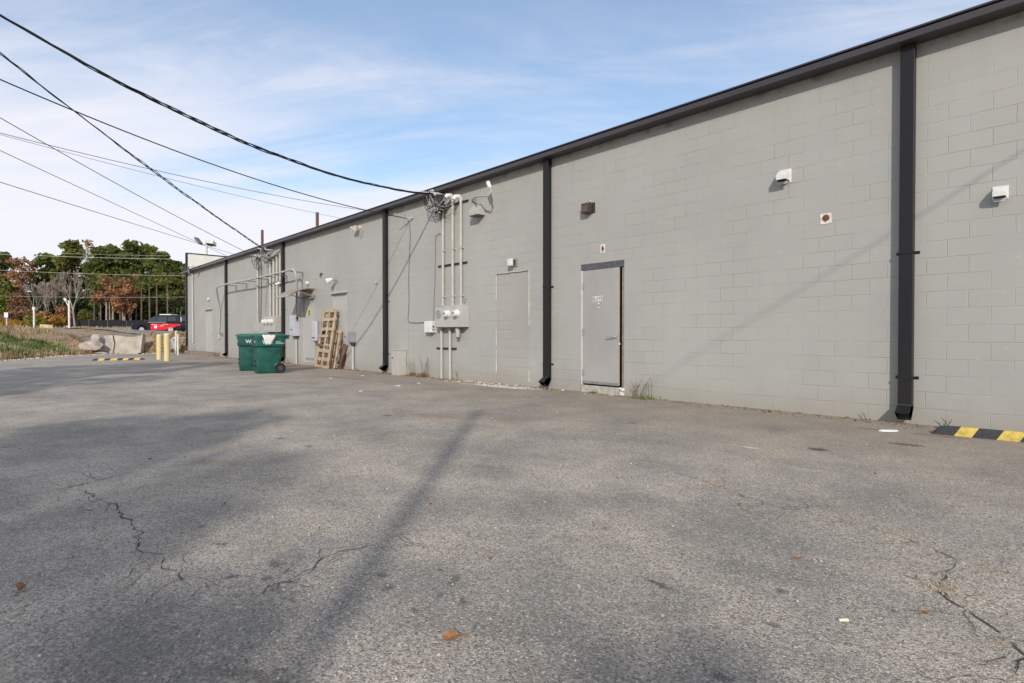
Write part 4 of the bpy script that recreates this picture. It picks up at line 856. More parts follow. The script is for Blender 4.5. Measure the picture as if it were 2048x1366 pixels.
def bin_text(par, x, small):
    mb = MB(); mb.text('WM', .15, (x, -.3265, .845), (1, 0, 0), (0, 0, 1), .001)
    if small: mb.text('WASTE', .042, (.53, -.3265, .885), (1, 0, 0), (0, 0, 1), .001, 0, 'LEFT'); mb.text('MANAGEMENT', .036, (.53, -.3265, .845), (1, 0, 0), (0, 0, 1), .001, 0, 'LEFT')
    ORG[par.name] = V((0, 0, 0)); mb.build('lettering', TILEM, par)
mb = MB(); 
for z in (.78, .35, .22): mb.cyl((-.0+.02*(1-z), -.10, z), (.05, -.10, z), .03, .03, 10)
mb.box(-.012, .01, -.28, -.24, .88, .93, 1); mb.build('front_socket', [BLACK, WHITEP], BIN_T)
def place_bin(root, px, ang, lp):
    a = math.radians(ang); xd_ = RT*math.cos(a)+F0*math.sin(a); yd = ZZ.cross(xd_); p = G(*px)
    root.location = p-xd_*lp[0]-yd*lp[1]; root.rotation_euler = (0, 0, math.atan2(xd_.y, xd_.x)); return xd_, yd
BIN2 = dup(BIN_T, label='green wheeled bin behind and left of the one with paper')
bin_text(BIN_T, .31, True); bin_text(BIN2, .35, False)
xd_, yd = place_bin(BIN_T, (516.5, 747.5), 34, (.08, -.24)); place_bin(BIN2, (480, 742.0), 27, (.06, -.22))
b0 = V(BIN_T.location)
def bl(x, y, z): return b0+xd_*x+yd*y+ZZ*z
mb = MB(); rows = [(.17, .50, -.30, 1.098), (.17, .515, -.352, 1.099), (.18, .52, -.359, 1.06), (.20, .50, -.362, 1.00), (.225, .465, -.345, .93), (.245, .42, -.338, .87), (.25, .40, -.336, .82)]
grid_ = [[bl(x0_+(x1_-x0_)*t/6, y-.006*math.sin(t*1.9+z*20), z+.004*math.sin(t*2.3)) for t in range(7)] for x0_, x1_, y, z in rows]
mb.loft(grid_, 0, False, False); o = mb.build('paper_sheet', PAPER, None, 0, 60); sm = o.modifiers.new('thickness', 'SOLIDIFY'); sm.thickness = .002
tag(o, 'white paper sheet draped over the rim of the front bin', 'paper')
# white scrap beside the rear bin
p = G(478, 730); mb = MB(); mb.loft([[p+V((0, 0, .0)), p+V((.14, .05, .0))], [p+V((.01, .02, .12)), p+V((.10, .06, .14))], [p+V((.03, .04, .28)), p+V((.06, .07, .30))]], 0, False, False); o = mb.build('white_scrap', PAPER); o.modifiers.new('thickness', 'SOLIDIFY').thickness = .004; tag(o, 'white plastic scrap standing at the foot of the rear bin', 'litter')

# ------------------------------------------------------------------ pallets
def pallet(bl_, br_, tl_, tr_, name, label, boards, cross, mats, depth=.10):
    bl_, br_, tl_, tr_ = map(V, (bl_, br_, tl_, tr_)); u = ((br_-bl_)+(tr_-tl_))/2; Lw = u.length; u.normalize(); v = ((tl_-bl_)+(tr_-br_))/2; Lh = v.length; v = (v-u*v.dot(u)).normalized()
    w = u.cross(v); w = w if w.y < 0 else -w
    T = thing(name, label, 'pallet', bl_, 'pallets leaning on the wall')
    def bx(u0, u1, v0, v1, w0, w1, nm, mt, tilt=0):
        mb = MB(); mb.obox(bl_+u*(u0+u1)/2+v*(v0+v1)/2+w*(w0+w1)/2, u*(u1-u0)/2+v*tilt, v*(v1-v0)/2-u*tilt*.3, w*(w1-w0)/2); mb.build(nm, mt, T, .004)
    for c, wd in boards: bx(Lw*c-wd/2, Lw*c+wd/2, 0, Lh*rnd.uniform(.985, 1), depth-.022, depth, 'front_board', mats[0])
    for c, wd in boards[::max(1, len(boards)//2)]: bx(Lw*c-.02, Lw*c+.02, .02, Lh*.97, .02, depth-.0225, 'stringer', mats[0])
    for (t, wd, u0, u1, wz, mi) in cross: bx(Lw*u0, Lw*u1, Lh*t-wd/2, Lh*t+wd/2, wz, wz+.02, 'cross_board', mats[mi], rnd.uniform(-.012, .012))
    return T, Lw, Lh
p1 = pallet(G(634.5, 734), G(663, 738.5), W(667, 628, .10), W(696, 626, .10), 'wooden_pallet', 'long light pine pallet with broken slats leaning at the front', [(.08, .15), (.5, .13), (.92, .15)],
    [(.975, .10, 0, 1, .076, 0), (.02, .09, 0, 1, .076, 0), (.83, .10, .0, 1, .055, 0), (.66, .10, .05, 1, .076, 0), (.54, .09, -.22, .70, .105, 0), (.385, .09, -.10, .46, .11, 1), (.385, .08, .5, .80, .11, 0), (.29, .12, .08, .95, .077, 0), (.145, .11, 0, 1, .077, 0), (.74, .09, .1, .9, -.002, 1), (.45, .09, .05, .95, -.002, 1), (.22, .09, .05, .95, -.002, 1), (.90, .09, .05, .95, -.002, 1), (.07, .08, .05, .95, -.002, 1)], [WOOD, WOODD])  # rearmost boards coloured dark to stand for the shade seen through the gaps
print('pallet size', p1[1:])
p2 = pallet(G(655, 735.5), G(676, 738.8), W(675, 664, .05), W(693.5, 663, .05), 'wooden_pallet', 'shorter weathered pallet tucked behind the long light pallet', [(.08, .12), (.5, .1), (.95, .13)], [(.96, .1, 0, 1, .06, 0), (.04, .1, 0, 1, .06, 1), (.5, .1, 0, 1, .0, 1), (.75, .1, 0, 1, .0, 1), (.25, .1, 0, 1, .0, 1)], [WOOD, WOODD])
A_, B_, C_, D_ = G(678, 738.5), G(693.5, 736.5), W(694.5, 690, .04), W(686, 688, .04); mb = MB(); nn = (B_-A_).cross(D_-A_).normalized()*.03
mb.loft([[A_, B_, C_, D_], [A_+nn, B_+nn, C_+nn, D_+nn]]); tag(mb.build('plywood_sheet', WOODD, None, .004), 'dark weathered board leaning on the wall at the right end of the pallets', 'board')

# ------------------------------------------------------------------ wheel stops, bollards, gas meter
def wheel_stop(p0, p1, segs, wd, h, label):
    p0, p1 = V(p0), V(p1); u = (p1-p0); L = u.length; u.normalize(); nv = V((-u.y, u.x, 0)); nv = nv if nv.dot(F0) > 0 else -nv
    T = thing('wheel_stop', label, 'wheel stop', (p0+p1)/2)
    def ring(t, g=0.0, hh=1.0, sl=0.0):
        prof = [(-g, .001), (.18*wd-g*.5, h*hh*.62+g), (.30*wd, h*hh+g), (.70*wd, h*hh+g), (.82*wd+g*.5, h*hh*.62+g), (wd+g, .001)]
        return [p0+u*(t*L+sl*(q[1]/h-.5)*wd*.5)+nv*q[0]+ZZ*q[1] for q in prof]
    e = min(.12/L, .08)
    mb = MB(); mb.loft([ring(0, 0, .15), ring(e*.5, 0, .8), ring(e), ring(1-e), ring(1-e*.5, 0, .8), ring(1, 0, .15)]); mb.build('body', RUBBLK, T, .004)
    for a, b in segs: mb = MB(); mb.loft([ring(a, .003, 1, .8), ring((a+b)/2, .003, 1, .8), ring(b, .003, 1, .8)]); mb.build('yellow_stripe', RUBYEL, T)
    mb = MB()
    for a in (.13, .87): mb.cyl(p0+u*a*L+nv*wd*.5+ZZ*(h-.002), p0+u*a*L+nv*wd*.5+ZZ*(h+.003), .016)
    mb.build('bolt_head', BLACK, T); return T
a, b = G(1863, 867.5), G(1999, 880.5); u = (b-a).normalized(); q = a+u*1.83
wheel_stop(a, q, [((G(1914, 872.4)-a).dot(u)/1.83, (G(1950, 875.8)-a).dot(u)/1.83), ((G(2000, 880.6)-a).dot(u)/1.83, (G(2046, 885)-a).dot(u)/1.83), (.93, .985)], .14, .095, 'black and yellow rubber wheel stop against the wall at the right edge')
a, b = G(183, 721.5), G(290, 719.5); wheel_stop(a, b, [(.12, .23), (.345, .47), (.58, .68), (.785, .905)], .16, .085, 'long black and yellow wheel stop lying far across the lot')
def bollard(px, ytop, ybase, rad, label, cat_='bollard', name='bollard', group='yellow bollards in the lot', mat=None, z0=0.0, lean=0):
    g = G(px, ybase); dep = (g-CAM).dot(FW); h = (ybase-ytop)*dep/FPX
    T = thing(name, label, cat_, g, group); t = g+ZZ*h+RT*lean
    mb = MB(); mb.tube([g-ZZ*.1, g*.5+t*.5, t-ZZ*.04], rad, 18); mb.build('post', mat or PALEYEL, T, 0, 50); mb = MB(); mb.lathe(t-ZZ*.039, (0, 0, 1), [(rad, 0), (rad*.85, .035), (rad*.4, .055), (0, .06)], 18); mb.build('cap', CREAM if mat is None else mat, T, 0, 60); return T
bollard(318.5, 669.5, 719, .105, 'faded yellow concrete filled bollard, the left of the two thick ones')
bollard(334, 667.5, 722, .110, 'faded yellow chipped bollard, the right of the two thick ones')
T = bollard(350.5, 662, 708.5, .045, 'slim cream guard post with rusty foot near the gas meter', 'post', 'guard_post', 'slim guard posts by the gas meter', CREAM, lean=.06)
g = ORG[T.name]; mb = MB(); mb.cyl(g, g+ZZ*.28, .048); mb.build('rusty_foot', RUSTP, T)
bollard(356, 668.5, 710.5, .045, 'slim cream guard post standing right beside the gas meter', 'post', 'guard_post', 'slim guard posts by the gas meter', CREAM)
g = V((XE-.30, -.55, 0)); T = thing('gas_meter', 'grey gas meter with pipes at the far corner of the building', 'gas meter', g)
mb = MB(); mb.loft([rrect(g.x, g.y, .24, .17, .28, .07), rrect(g.x, g.y, .27, .20, .36, .09), rrect(g.x, g.y, .27, .20, .62, .09), rrect(g.x, g.y, .22, .16, .74, .08)]); mb.build('meter_body', GASM, T, 0, 50)
mb = MB(); mb.lathe(g+V((.30, -.1, .82)), (.5, -.8, .1), [(.12, 0), (.17, .03), (.17, .07), (.05, .10), (.05, .2), (0, .2)], 18); mb.build('regulator', GASM, T, 0, 50)
mb = MB(); mb.tube([g+V((.15, 0, .74)), g+V((.15, 0, .92)), g+V((.45, -.02, .92)), g+V((.45, 0, .5)), g+V((.45, .0, -.1))], .035, 10); mb.tube([g+V((-.15, 0, .74)), g+V((-.15, 0, .9)), g+V((-.15, .53, .9))], .035, 10); mb.build('pipework', GASM, T, 0, 50)
mb = MB(); mb.loft([rrect(g.x-.75, g.y+.1, .20, .18, .3, .07), rrect(g.x-.75, g.y+.1, .22, .2, .7, .08), rrect(g.x-.75, g.y+.1, .18, .15, .85, .07)]); mb.box(g.x-.8, g.x-.7, g.y+.05, g.y+.15, -.1, .31); mb.build('second_body', GASM, T, 0, 50)

# ------------------------------------------------------------------ the black car on the road
cf = 59.0; cr = (262-1024)/FPX*58+2.6; cz = tz(cr, cf)+.045
CAR = thing('parked_suv', 'black estate car with red side panel and white roof light bar on the road', 'car', RF(cr, cf, cz))
cxv, cyv = -RT, -F0                                   # car local axes: forward is left in the photo, near side faces the lot
CO = V(CAR.location)
def cl(x, y, z): return CO+cxv*x+cyv*y+ZZ*z
body = [(2.56, .42), (2.62, .62), (2.60, .86), (2.50, 1.04), (2.05, 1.13), (1.25, 1.20), (-2.40, 1.24), (-2.56, 1.10), (-2.60, .62), (-2.52, .40)]
def archp(cx_): return [(cx_+.47*math.cos(math.radians(a)), .36+.47*math.sin(math.radians(a))) for a in range(175, -1, -25)]
poly = body+[(-2.2, .34)]+archp(-1.46)[::1]+[(-.9, .30), (.95, .30)]+archp(1.52)+[(2.2, .36)]
# polygon runs front-top-rear then back along the sill; the arches are cut upward
sill = [(-2.2, .34)]+archp(-1.46)+[(-.9, .28), (.95, .28)]+archp(1.52)+[(2.15, .36)]
poly = body+sill
mb = MB(); mb.prism([cl(x, -.97, z) for x, z in poly], cyv*1.94); mb.build('body', CARP, CAR, .05, 40)
gb = [(1.25, 1.20), (-2.46, 1.235)]; gt = [(.32, 1.80), (-.5, 1.86), (-1.6, 1.85), (-2.18, 1.76)]
lo = [(1.25, .92, 1.19), (-2.46, .92, 1.22)]; hi = [(.34, .74, 1.80), (-2.16, .72, 1.80)]
mb = MB(); mb.loft([[cl(1.25, -.92, 1.19), cl(1.25, .92, 1.19), cl(-2.46, .92, 1.22), cl(-2.46, -.92, 1.22)], [cl(.34, -.76, 1.78), cl(.34, .76, 1.78), cl(-2.16, .74, 1.79), cl(-2.16, -.74, 1.79)], [cl(.1, -.62, 1.86), cl(.1, .62, 1.86), cl(-2.0, .6, 1.87), cl(-2.0, -.6, 1.87)]]); mb.build('roof', CARP, CAR, .03, 40)
def side(x0b, x1b, x0t, x1t, za=1.27, zb=1.73, s=1):
    f_ = lambda z: .92-(.92-.755)*(z-1.2)/(1.785-1.2)+.006
    return [cl(x0b, s*f_(za), za), cl(x1b, s*f_(za), za), cl(x1t, s*f_(zb), zb), cl(x0t, s*f_(zb), zb)]
for q in ((1.02, .12, .42, .06), (.02, -1.0, -.02, -1.0), (-1.1, -1.95, -1.1, -1.80)):
    for s in (1, -1): mb = MB(); mb.loft([side(*q, s=s), [p+cyv*s*.008 for p in side(*q, s=s)]]); mb.build('side_window', GLASS, CAR)
mb = MB(); P = [cl(1.18, -.82, 1.26), cl(1.18, .82, 1.26), cl(.42, .70, 1.745), cl(.42, -.70, 1.745)]; mb.loft([P, [p+cxv*.012+ZZ*.012 for p in P]]); mb.build('windscreen', GLASS, CAR)
P = [cl(-2.445, -.80, 1.27), cl(-2.445, .80, 1.27), cl(-2.19, .66, 1.72), cl(-2.19, -.66, 1.72)]; mb = MB(); mb.loft([P, [p-cxv*.02 for p in P]]); mb.build('rear_window', GLASS, CAR)
def sidepanel(name, pts, mat, off=.975):
    mb = MB(); mb.loft([[cl(x, off, z) for x, z in pts], [cl(x, off+.006, z) for x, z in pts]]); return mb.build(name, mat, CAR)
sidepanel('red_panel', [(.62, .36), (.60, 1.00), (-1.0, 1.0), (-2.5, .96), (-2.5, .84), (-1.95, .72), (-1.95, .66), (-.86, .36)], REDP)
mb = MB()
for k in range(3):
    for b_ in (.42, -.72): mb.obox(cl(b_-.2*k, .984, .93), cxv*.055, cyv*.002, ZZ*.03)
for (x, z, a, b_) in ((.08, .70, .16, .10), (.08, .58, .10, .04), (-.55, .78, .22, .02)): mb.obox(cl(x, .984, z), cxv*a, cyv*.002, ZZ*b_)
mb.build('panel_marks', TILEM, CAR)
mb = MB(); mb.obox(cl(-1.05, .984, .80), cxv*.36, cyv*.002, ZZ*.035); mb.obox(cl(-1.55, .984, .80), cxv*.12, cyv*.002, ZZ*.03); mb.build('panel_lettering', INK, CAR)
sidepanel('window_sill_trim', [(1.0, 1.11), (1.0, 1.20), (-1.0, 1.20), (-1.0, 1.11)], M('sky_grey_trim', (.22, .24, .27), .2, .3))
mb = MB(); mb.obox(cl(-.65, 0, 1.95), cxv*.62, cyv*.55, ZZ*.055); mb.obox(cl(-.65, 0, 1.88), cxv*.25, cyv*.4, ZZ*.03, 1); mb.build('roof_light_bar', [WHITEP, DARKPL], CAR, .03)
mb = MB(); mb.tube([cl(-2.0, .2, 1.86), cl(-2.05, .2, 2.35)], .012, 5); mb.build('aerial', LIGHTC, CAR)
for s in (1, -1):
    mb = MB(); mb.obox(cl(-2.44, s*.80, 1.42), cxv*.05, cyv*.05, ZZ*.26); mb.build('tail_light', M('pale_tail_light', (.62, .45, .45), .2), CAR, .02)
    mb = MB(); mb.obox(cl(2.52, s*.76, .90), cxv*.07, cyv*.14, ZZ*.11); mb.build('headlight', LAMPW, CAR, .03)
    mb = MB(); mb.obox(cl(.95, s*1.05, 1.22), cxv*.07, cyv*.10, ZZ*.075); mb.build('wing_mirror', CARP, CAR, .03)
    for x in (1.52, -1.46):
        mb = MB(); c = cl(x, s*.76, .36); mb.lathe(c, cyv*s, [(.22, 0), (.37, .0), (.385, .03), (.385, .19), (.36, .215), (.26, .215), (.25, .18)], 24); w = mb.build('wheel', RUBBER, CAR, 0, 40)
        mb = MB(); mb.lathe(c+cyv*s*.17, cyv*s, [(.255, 0), (.255, .03), (.2, .02), (.0, .015)], 20); h = mb.build('rim', M('rim_shadow', (.06, .06, .065), .4, .6), CAR); h.parent = w
        mb = MB()
        for q in range(6):
            a = 2*math.pi*q/6; d = cxv*math.cos(a)+ZZ*math.sin(a); mb.obox(c+cyv*s*.215+d*.13, d*.125, cyv*.012, d.cross(cyv)*.035)
        mb.lathe(c+cyv*s*.20, cyv*s, [(.255, 0), (.26, .02), (.225, .022), (.22, 0)], 20); h = mb.build('spokes', M('silver_wheel', (.62, .62, .63), .3, .5), CAR); h.parent = w
mb = MB(); mb.obox(cl(2.60, 0, .62), cxv*.03, cyv*.7, ZZ*.10); mb.build('grille', M('grille_dark', (.03, .03, .03), .3), CAR)

# ------------------------------------------------------------------ bank: stones, kerb, plants
def rock(c, sx, sy, sz, label, mat, name='boulder', seed=0, cat_='rock', tiltv=(0, 0, 1)):
    R2 = random.Random(seed); mb = MB(); bm = bmesh.new()
    for _ in range(22):
        d = V((R2.gauss(0, 1), R2.gauss(0, 1), R2.gauss(0, 1))).normalized(); d = V([math.copysign(abs(q)**.7, q) for q in d]); k = R2.uniform(.8, 1.05)
        bm.verts.new(c+RT*d.x*sx*k+F0*d.y*sy*k+ZZ*(d.z*sz*k+sz))
    bmesh.ops.convex_hull(bm, input=bm.verts); bm.verts.index_update(); vs = [v for v in bm.verts if v.link_faces]; ix = {v: q for q, v in enumerate(vs)}
    mb.add([v.co for v in vs], [tuple(ix[v] for v in f.verts) for f in bm.faces]); bm.free()
    return tag(mb.build(name, mat, None, .03), label, cat_, 'pale stones on the bank')
placed0 = lambda px, py, dep: CAM+ray(px, py)*(dep/FPX)
a, b = placed0(226, 704, 32.3), placed0(281, 703, 32.5); a.z = b.z = .06
ud = (b-a).normalized(); nb_ = V((-ud.y, ud.x, 0)); nb_ = nb_ if nb_.dot(F0) > 0 else -nb_
def slab(pts, th, label, mat=CONC):
    mb = MB(); mb.loft([[a+ud*x+ZZ*z+nb_*(z*.18) for x, z in pts], [a+ud*x+ZZ*z+nb_*(z*.18+th) for x, z in pts]])
    return tag(mb.build('concrete_slab', mat, None, .02), label, 'concrete slab', 'concrete slabs on the bank')
Ls = (b-a).length
slab([(.02, -.1), (Ls*.5, -.1), (Ls, .0), (Ls*1.03, 1.05), (Ls*.8, .93), (Ls*.45, .90), (.25, .99), (-.06, 1.01), (.08, .55)], .35, 'large upright beige concrete slab on the bank left of the bollards')
slab([(-.75, -.05), (-.03, -.08), (.02, .5), (-.12, 1.0), (-.45, 1.02), (-.72, .80), (-.85, .35)], .35, 'broken paler concrete slab leaning left of the beige slab', STONE)
for i, (px, py, sx, sz, lab) in enumerate(((186, 700, .55, .36, 'large pale riprap boulder left of the broken slab'), (166, 698, .42, .26, 'pale boulder half buried in dry grass'), (203, 707, .40, .11, 'flat pale stone lying at the foot of the broken slab'), (214, 708, .45, .07, 'thin flat stone at the slab foot near the lot edge'), (176, 705, .28, .14, 'small pale stone at the foot of the boulders'), (192, 690, .30, .40, 'upright pale stone behind the large boulder'))):
    dep = 31.7+(i % 2)*.3; p = placed0(px, py, dep); rock(V((p.x, p.y, p.z-.12)), sx, sx*.6, sz, lab, STONE, seed=i+3)
k0 = CAM+ray(101, 664)*(38/FPX); r, f = toRF(k0); zt_ = tz(r, f)
T = thing('kerb_block', 'long faded yellow concrete kerb at the left edge of the road', 'kerb', RF(r-.6, f+.2, zt_))
mb = MB(); c0 = RF(r, f, zt_+.22); c1 = RF(r-1.55, f+1.2, zt_+.30); dd = (c1-c0)/2; mb.obox((c0+c1)/2, dd, V((-dd.y, dd.x, 0)).normalized()*.14, ZZ*.13); mb.build('block', PALEYEL, T, .02)
# sign, lamp post, stub
def placed(px, py, dep): return CAM+ray(px, py)*(dep/FPX)
def post(px, yb, yt, dep, rad, mat, name, label, cat_):
    b_ = placed(px, yb, dep); t_ = placed(px, yt, dep); r, f = toRF(b_); z0 = min(tz(r, f), b_.z)-.2
    T = thing(name, label, cat_, V((b_.x, b_.y, z0))); mb = MB(); mb.cyl((b_.x, b_.y, z0), (b_.x, b_.y, t_.z), rad, rad, 10); mb.build('post', mat, T); return T, V((b_.x, b_.y, t_.z))
T, t_ = post(13.5, 655, 627, 44, .04, M('pale_pole', (.55, .54, .52)), 'road_sign', 'small white square sign on a post at the top of the left bank', 'sign')
mb = MB(); mb.obox(t_-ZZ*.12-F0*.05, RT*.15, F0*.006, ZZ*.19); mb.build('sign_panel', TILEM, T, .004)
T, t_ = post(138.5, 657, 601, 72, .12, M('white_post', (.66, .64, .60), .6), 'lamp_post', 'plain white post with a small lamp in front of the bare tree', 'lamp post')
mb = MB(); mb.tube([t_-ZZ*.9, t_-ZZ*.45-RT*.25, t_+ZZ*.0-RT*.42], .05, 8); mb.build('arm', M('white_post', (.66, .64, .60)), T); mb = MB(); c = t_-RT*.46+ZZ*.1; mb.obox(c, (RT*-.5+ZZ*.8).normalized()*.22, F0*.12, (RT*.8+ZZ*.5).normalized()*.12); mb.build('lamp_head', CREAM, T, .03)
T, t_ = post(68, 640, 617, 70, .10, M('white_post', (.66, .64, .60)), 'marker_post', 'short pale marker post rising from green bushes', 'post'); mb = MB(); mb.obox(t_, RT*.16, F0*.1, ZZ*.2); mb.build('cap', CREAM, T, .03)
# black silt fence beyond the verge
fa = RF(-62.5, 80, 0); fb = RF(-36, 80, 0); L = (fb-fa).length; u = (fb-fa).normalized()
T = thing('silt_fence', 'long low black fabric fence at the foot of the pines', 'fence', (fa+fb)/2)
mb = MB(); n = 40; top, bot = [], []
for i in range(n+1):
    p = fa+u*L*i/n; r, f = toRF(p); z = tz(r, f); w = F0*.06*math.sin(i*1.7); bot.append(p+ZZ*(z-.05)+w); top.append(p+ZZ*(z+1.0+.05*math.sin(i*.9)+(.1 if i < 3 else 0))+w*.4)
mb.loft([bot, top, [q+F0*.03 for q in top], [q+F0*.03 for q in bot]], 0, False, False); mb.build('fabric', FENCEM, T)
for i in range(0, n+1, 4): mb = MB(); p = bot[i]-F0*.03; mb.box(p.x-.03, p.x+.03, p.y-.03, p.y+.03, p.z, top[i].z+.08); mb.build('stake', WOODD, T)
# blades on the bank
def blades(name, n, area, hmin, hmax, mat, wid=.012, clump=1):
    mb = MB(); k = 0
    while k < n:
        r, f = area()
        d = float(lotdist([(r, f)])[0])
        if d < .12: continue
        for _ in range(clump):
            rr, ff = r+rnd.gauss(0, .10), f+rnd.gauss(0, .10); z = tz(rr, ff); p = RF(rr, ff, z-.02); h = rnd.uniform(hmin, hmax); a = rnd.uniform(0, 6.28); dv = V((math.cos(a), math.sin(a), 0)); s = V((-dv.y, dv.x, 0))*wid*rnd.uniform(.6, 1.5); b_ = rnd.uniform(.15, .7)
            m_ = p+ZZ*h*.6+dv*h*b_*.3; e = p+ZZ*h*(1-.25*b_)+dv*h*b_*.8; mb.add([p-s, p+s, m_+s*.8, m_-s*.8, e], [(0, 1, 2, 3), (3, 2, 4)]); k += 1
    return struct(mb.build(name, mat, loc=(0, 0, 0)), 'stuff')
def along(f0, f1):
    def g():
        px = rnd.uniform(-40, 165); f = rnd.uniform(f0, f1); return (px-1024)/FPX*f, f
    return g
def greenpatch():
    while True:
        px = rnd.gauss(70, 55); f = rnd.uniform(24.5, 31.5); r = (px-1024)/FPX*f
        if px < 165 and .6 < float(lotdist([(r, f)])[0]) < 4.5 and math.sin(r*1.9)+math.sin(f*2.3+1) > -.7: return r, f
blades('green_weeds', 6500, greenpatch, .08, .32, GRASSG, .026, 7)
blades('dry_weeds', 4200, along(24, 34), .10, .38, GRASSD, .016, 9)
def lip():
    px = rnd.uniform(-30, 372); f = rnd.uniform(23.5, 35.5); r = (px-1024)/FPX*f
    while not .12 < float(lotdist([(r, f)])[0]) < 1.1: px = rnd.uniform(-30, 372); f = rnd.uniform(23.5, 35.5); r = (px-1024)/FPX*f
    return r, f
blades('rusty_grass', 3000, lip, .05, .18, RUSTG, .025, 5)
def verge():
    f = rnd.uniform(69.5, 79); return rnd.uniform(-72, -35), f
def rear():
    px = rnd.uniform(278, 378); f = rnd.uniform(34, 38.5); return (px-1024)/FPX*f, f
blades('bank_grass', 2200, rear, .08, .35, GRASSD, .02, 5)
blades('verge_grass', 1500, verge, .1, .3, GRASSD, .05, 6)
# single weeds at the wall foot
def weed(px, py, h, k, mat, label, stems=4, spread=.05):
    p = G(px, py); p = V((p.x, min(p.y, -.035-spread*.8), 0)); T = thing('weed', label, 'weed', p); mb = MB()
    tuft(mb, p, k, h*.26, spread, 0, .008); mb.build('leaves', mat, T)
    if stems:
        mb = MB()
        for i in range(stems):
            a = rnd.uniform(-.9, .9); d = V((a, -.12+rnd.uniform(-.1, .1), 0)); q = p+V((rnd.gauss(0, spread), 0, 0)); hh = h*rnd.uniform(.6, 1)
            mb.tube([q, q+d*hh*.3+ZZ*hh*.5, q+d*hh*.75+ZZ*hh], [.0065, .005, .003], 5)
            for s in (-1, 1): mb.tube([q+d*hh*.4+ZZ*hh*.6, q+d*hh*.4+V((s*hh*.14, 0, hh*.72))], [.004, .0025], 4)
        mb.build('stems', M('dead_stem', (.16, .13, .09), .9, 0, .3, 20), T)
    return T
weed(1322, 793, .42, 80, GRASSG, 'tall thin weed with bare stems right of the suite door', 7, .14)
weed(1237, 781, .2, 60, GRASSG, 'small green weed at the bottom corner of the suite door', 0, .04)
weed(886, 748, .5, 60, RUSTG, 'dry brown weed at the left conduit foot below the meter box', 3, .06)
weed(910, 750, .6, 90, RUSTG, 'orange dry weed at the right conduit foot below the meter box', 4, .09)
weed(960, 757, .32, 6, GRASSD, 'thin pale weed stalk between meter box and bricked up doorway', 2, .03)
weed(803, 747, .16, 40, RUSTG, 'low dry tuft beside the tall narrow cabinet', 0, .08)
weed(742, 739, .16, 30, RUSTG, 'low dry tuft left of the second downspout foot', 1, .08)
weed(583, 727, .3, 20, RUSTG, 'sparse dry weed at the wall foot beside the third downspout', 4, .1)
weed(1905, 853, .15, 6, DKGREEN, 'tiny weed sprig behind the wheel stop', 2, .03)
weed(1742, 837, .10, 6, DKGREEN, 'tiny weed sprig at the wall foot left of the large downspout', 1, .02)
# litter
def fallen(px, py, s, label):
    p = G(px, py, .006); a = rnd.uniform(0, 6.28); mb = MB(); u_ = V((math.cos(a), math.sin(a), 0)); v_ = V((-u_.y, u_.x, 0))
    out = []
    for k in range(14):
        t = 2*math.pi*k/14; rr = s*(.55+.45*abs(math.cos(t*2.5)))*rnd.uniform(.85, 1.1); out.append(p+u_*rr*math.cos(t)+v_*rr*.6*math.sin(t)+ZZ*(.010+.025*abs(math.sin(t))*s/.05))
    mb.add(out+[p+ZZ*.004], [(k, (k+1) % 14, 14) for k in range(14)]); mb.tube([p+u_*s, p+u_*s*1.9+ZZ*.01], .0018, 5); tag(mb.build('fallen_leaf', LEAFB), label, 'leaf', 'fallen leaves on the asphalt')
fallen(905, 1283, .045, 'curled brown fallen leaf in the centre foreground'); fallen(46, 1179, .045, 'brown fallen leaf near the left edge of the picture')
for px, py in ((1480, 1010), (1330, 870), (1120, 905), (700, 900), (860, 1010), (1600, 1120), (1750, 950), (640, 1060), (300, 920), (980, 1120), (1210, 1060), (1850, 1230), (450, 1010)):
    fallen(px, py, .016, 'small dry leaf scrap lying on the asphalt'); bpy.data.objects[COL.objects[-1].name]['group'] = 'small dry leaf scraps'
mb = MB()
for _ in range(1400):
    f = 1.7+rnd.random()**1.8*11; r = rnd.uniform(-.95, .95)*f; p = RF(r, f, 0)
    if p.y > -.1: continue
    s_ = rnd.uniform(.0016, .0048)*(1+f*.08); a = rnd.uniform(0, 6.3)
    mb.obox(p+ZZ*s_*.5, (s_*math.cos(a), s_*math.sin(a), 0), (-s_*.8*math.sin(a), s_*.8*math.cos(a), s_*.2), (0, 0, s_*.6))
struct(mb.build('loose_grit', M('grit_stone', (.34, .30, .25), .9, 0, .6, 25, col2=(.60, .56, .50)), loc=(0, 0, 0)), 'stuff')
p = G(1687, 1240, .008); mb = MB(); mb.cyl(p-RT*.018, p+RT*.018, .006, .006, 8); tag(mb.build('cigarette_end', CREAM), 'small tan cigarette end in the right foreground', 'litter')
p = G(1777, 861, .01); mb = MB(); mb.loft([[p+RT*.12*math.cos(t)*rnd.uniform(.85, 1.1)+F0*.05*math.sin(t)+ZZ*(-.008) for t in np.linspace(0, 6.28, 11)[:-1]], [p+RT*.10*math.cos(t)+F0*.04*math.sin(t)+ZZ*.008 for t in np.linspace(0, 6.28, 11)[:-1]]]); tag(mb.build('paint_lump', TILEM, None, .004), 'flat white lump lying before the large downspout', 'litter')
mb = MB()
for _ in range(150):
    x = -14+rnd.random()**.8*9.5 if rnd.random() < .3 else rnd.gauss(-9.6, 1.3); y = -abs(rnd.gauss(.10, .22))-.02; s = rnd.uniform(.006, .022)*(1.2 if -11 < x < -8.3 else .6); a = rnd.uniform(0, 6.3)
    mb.obox(V((x, y, s*.35)), (s*math.cos(a), s*math.sin(a), 0), (-s*.7*math.sin(a), s*.7*math.cos(a), 0), (0, 0, s*.5))
struct(mb.build('rubble_crumbs', M('pale_rubble', (.50, .46, .40), .9, 0, .3, 12), loc=(0, 0, 0)), 'stuff')
mb = MB()
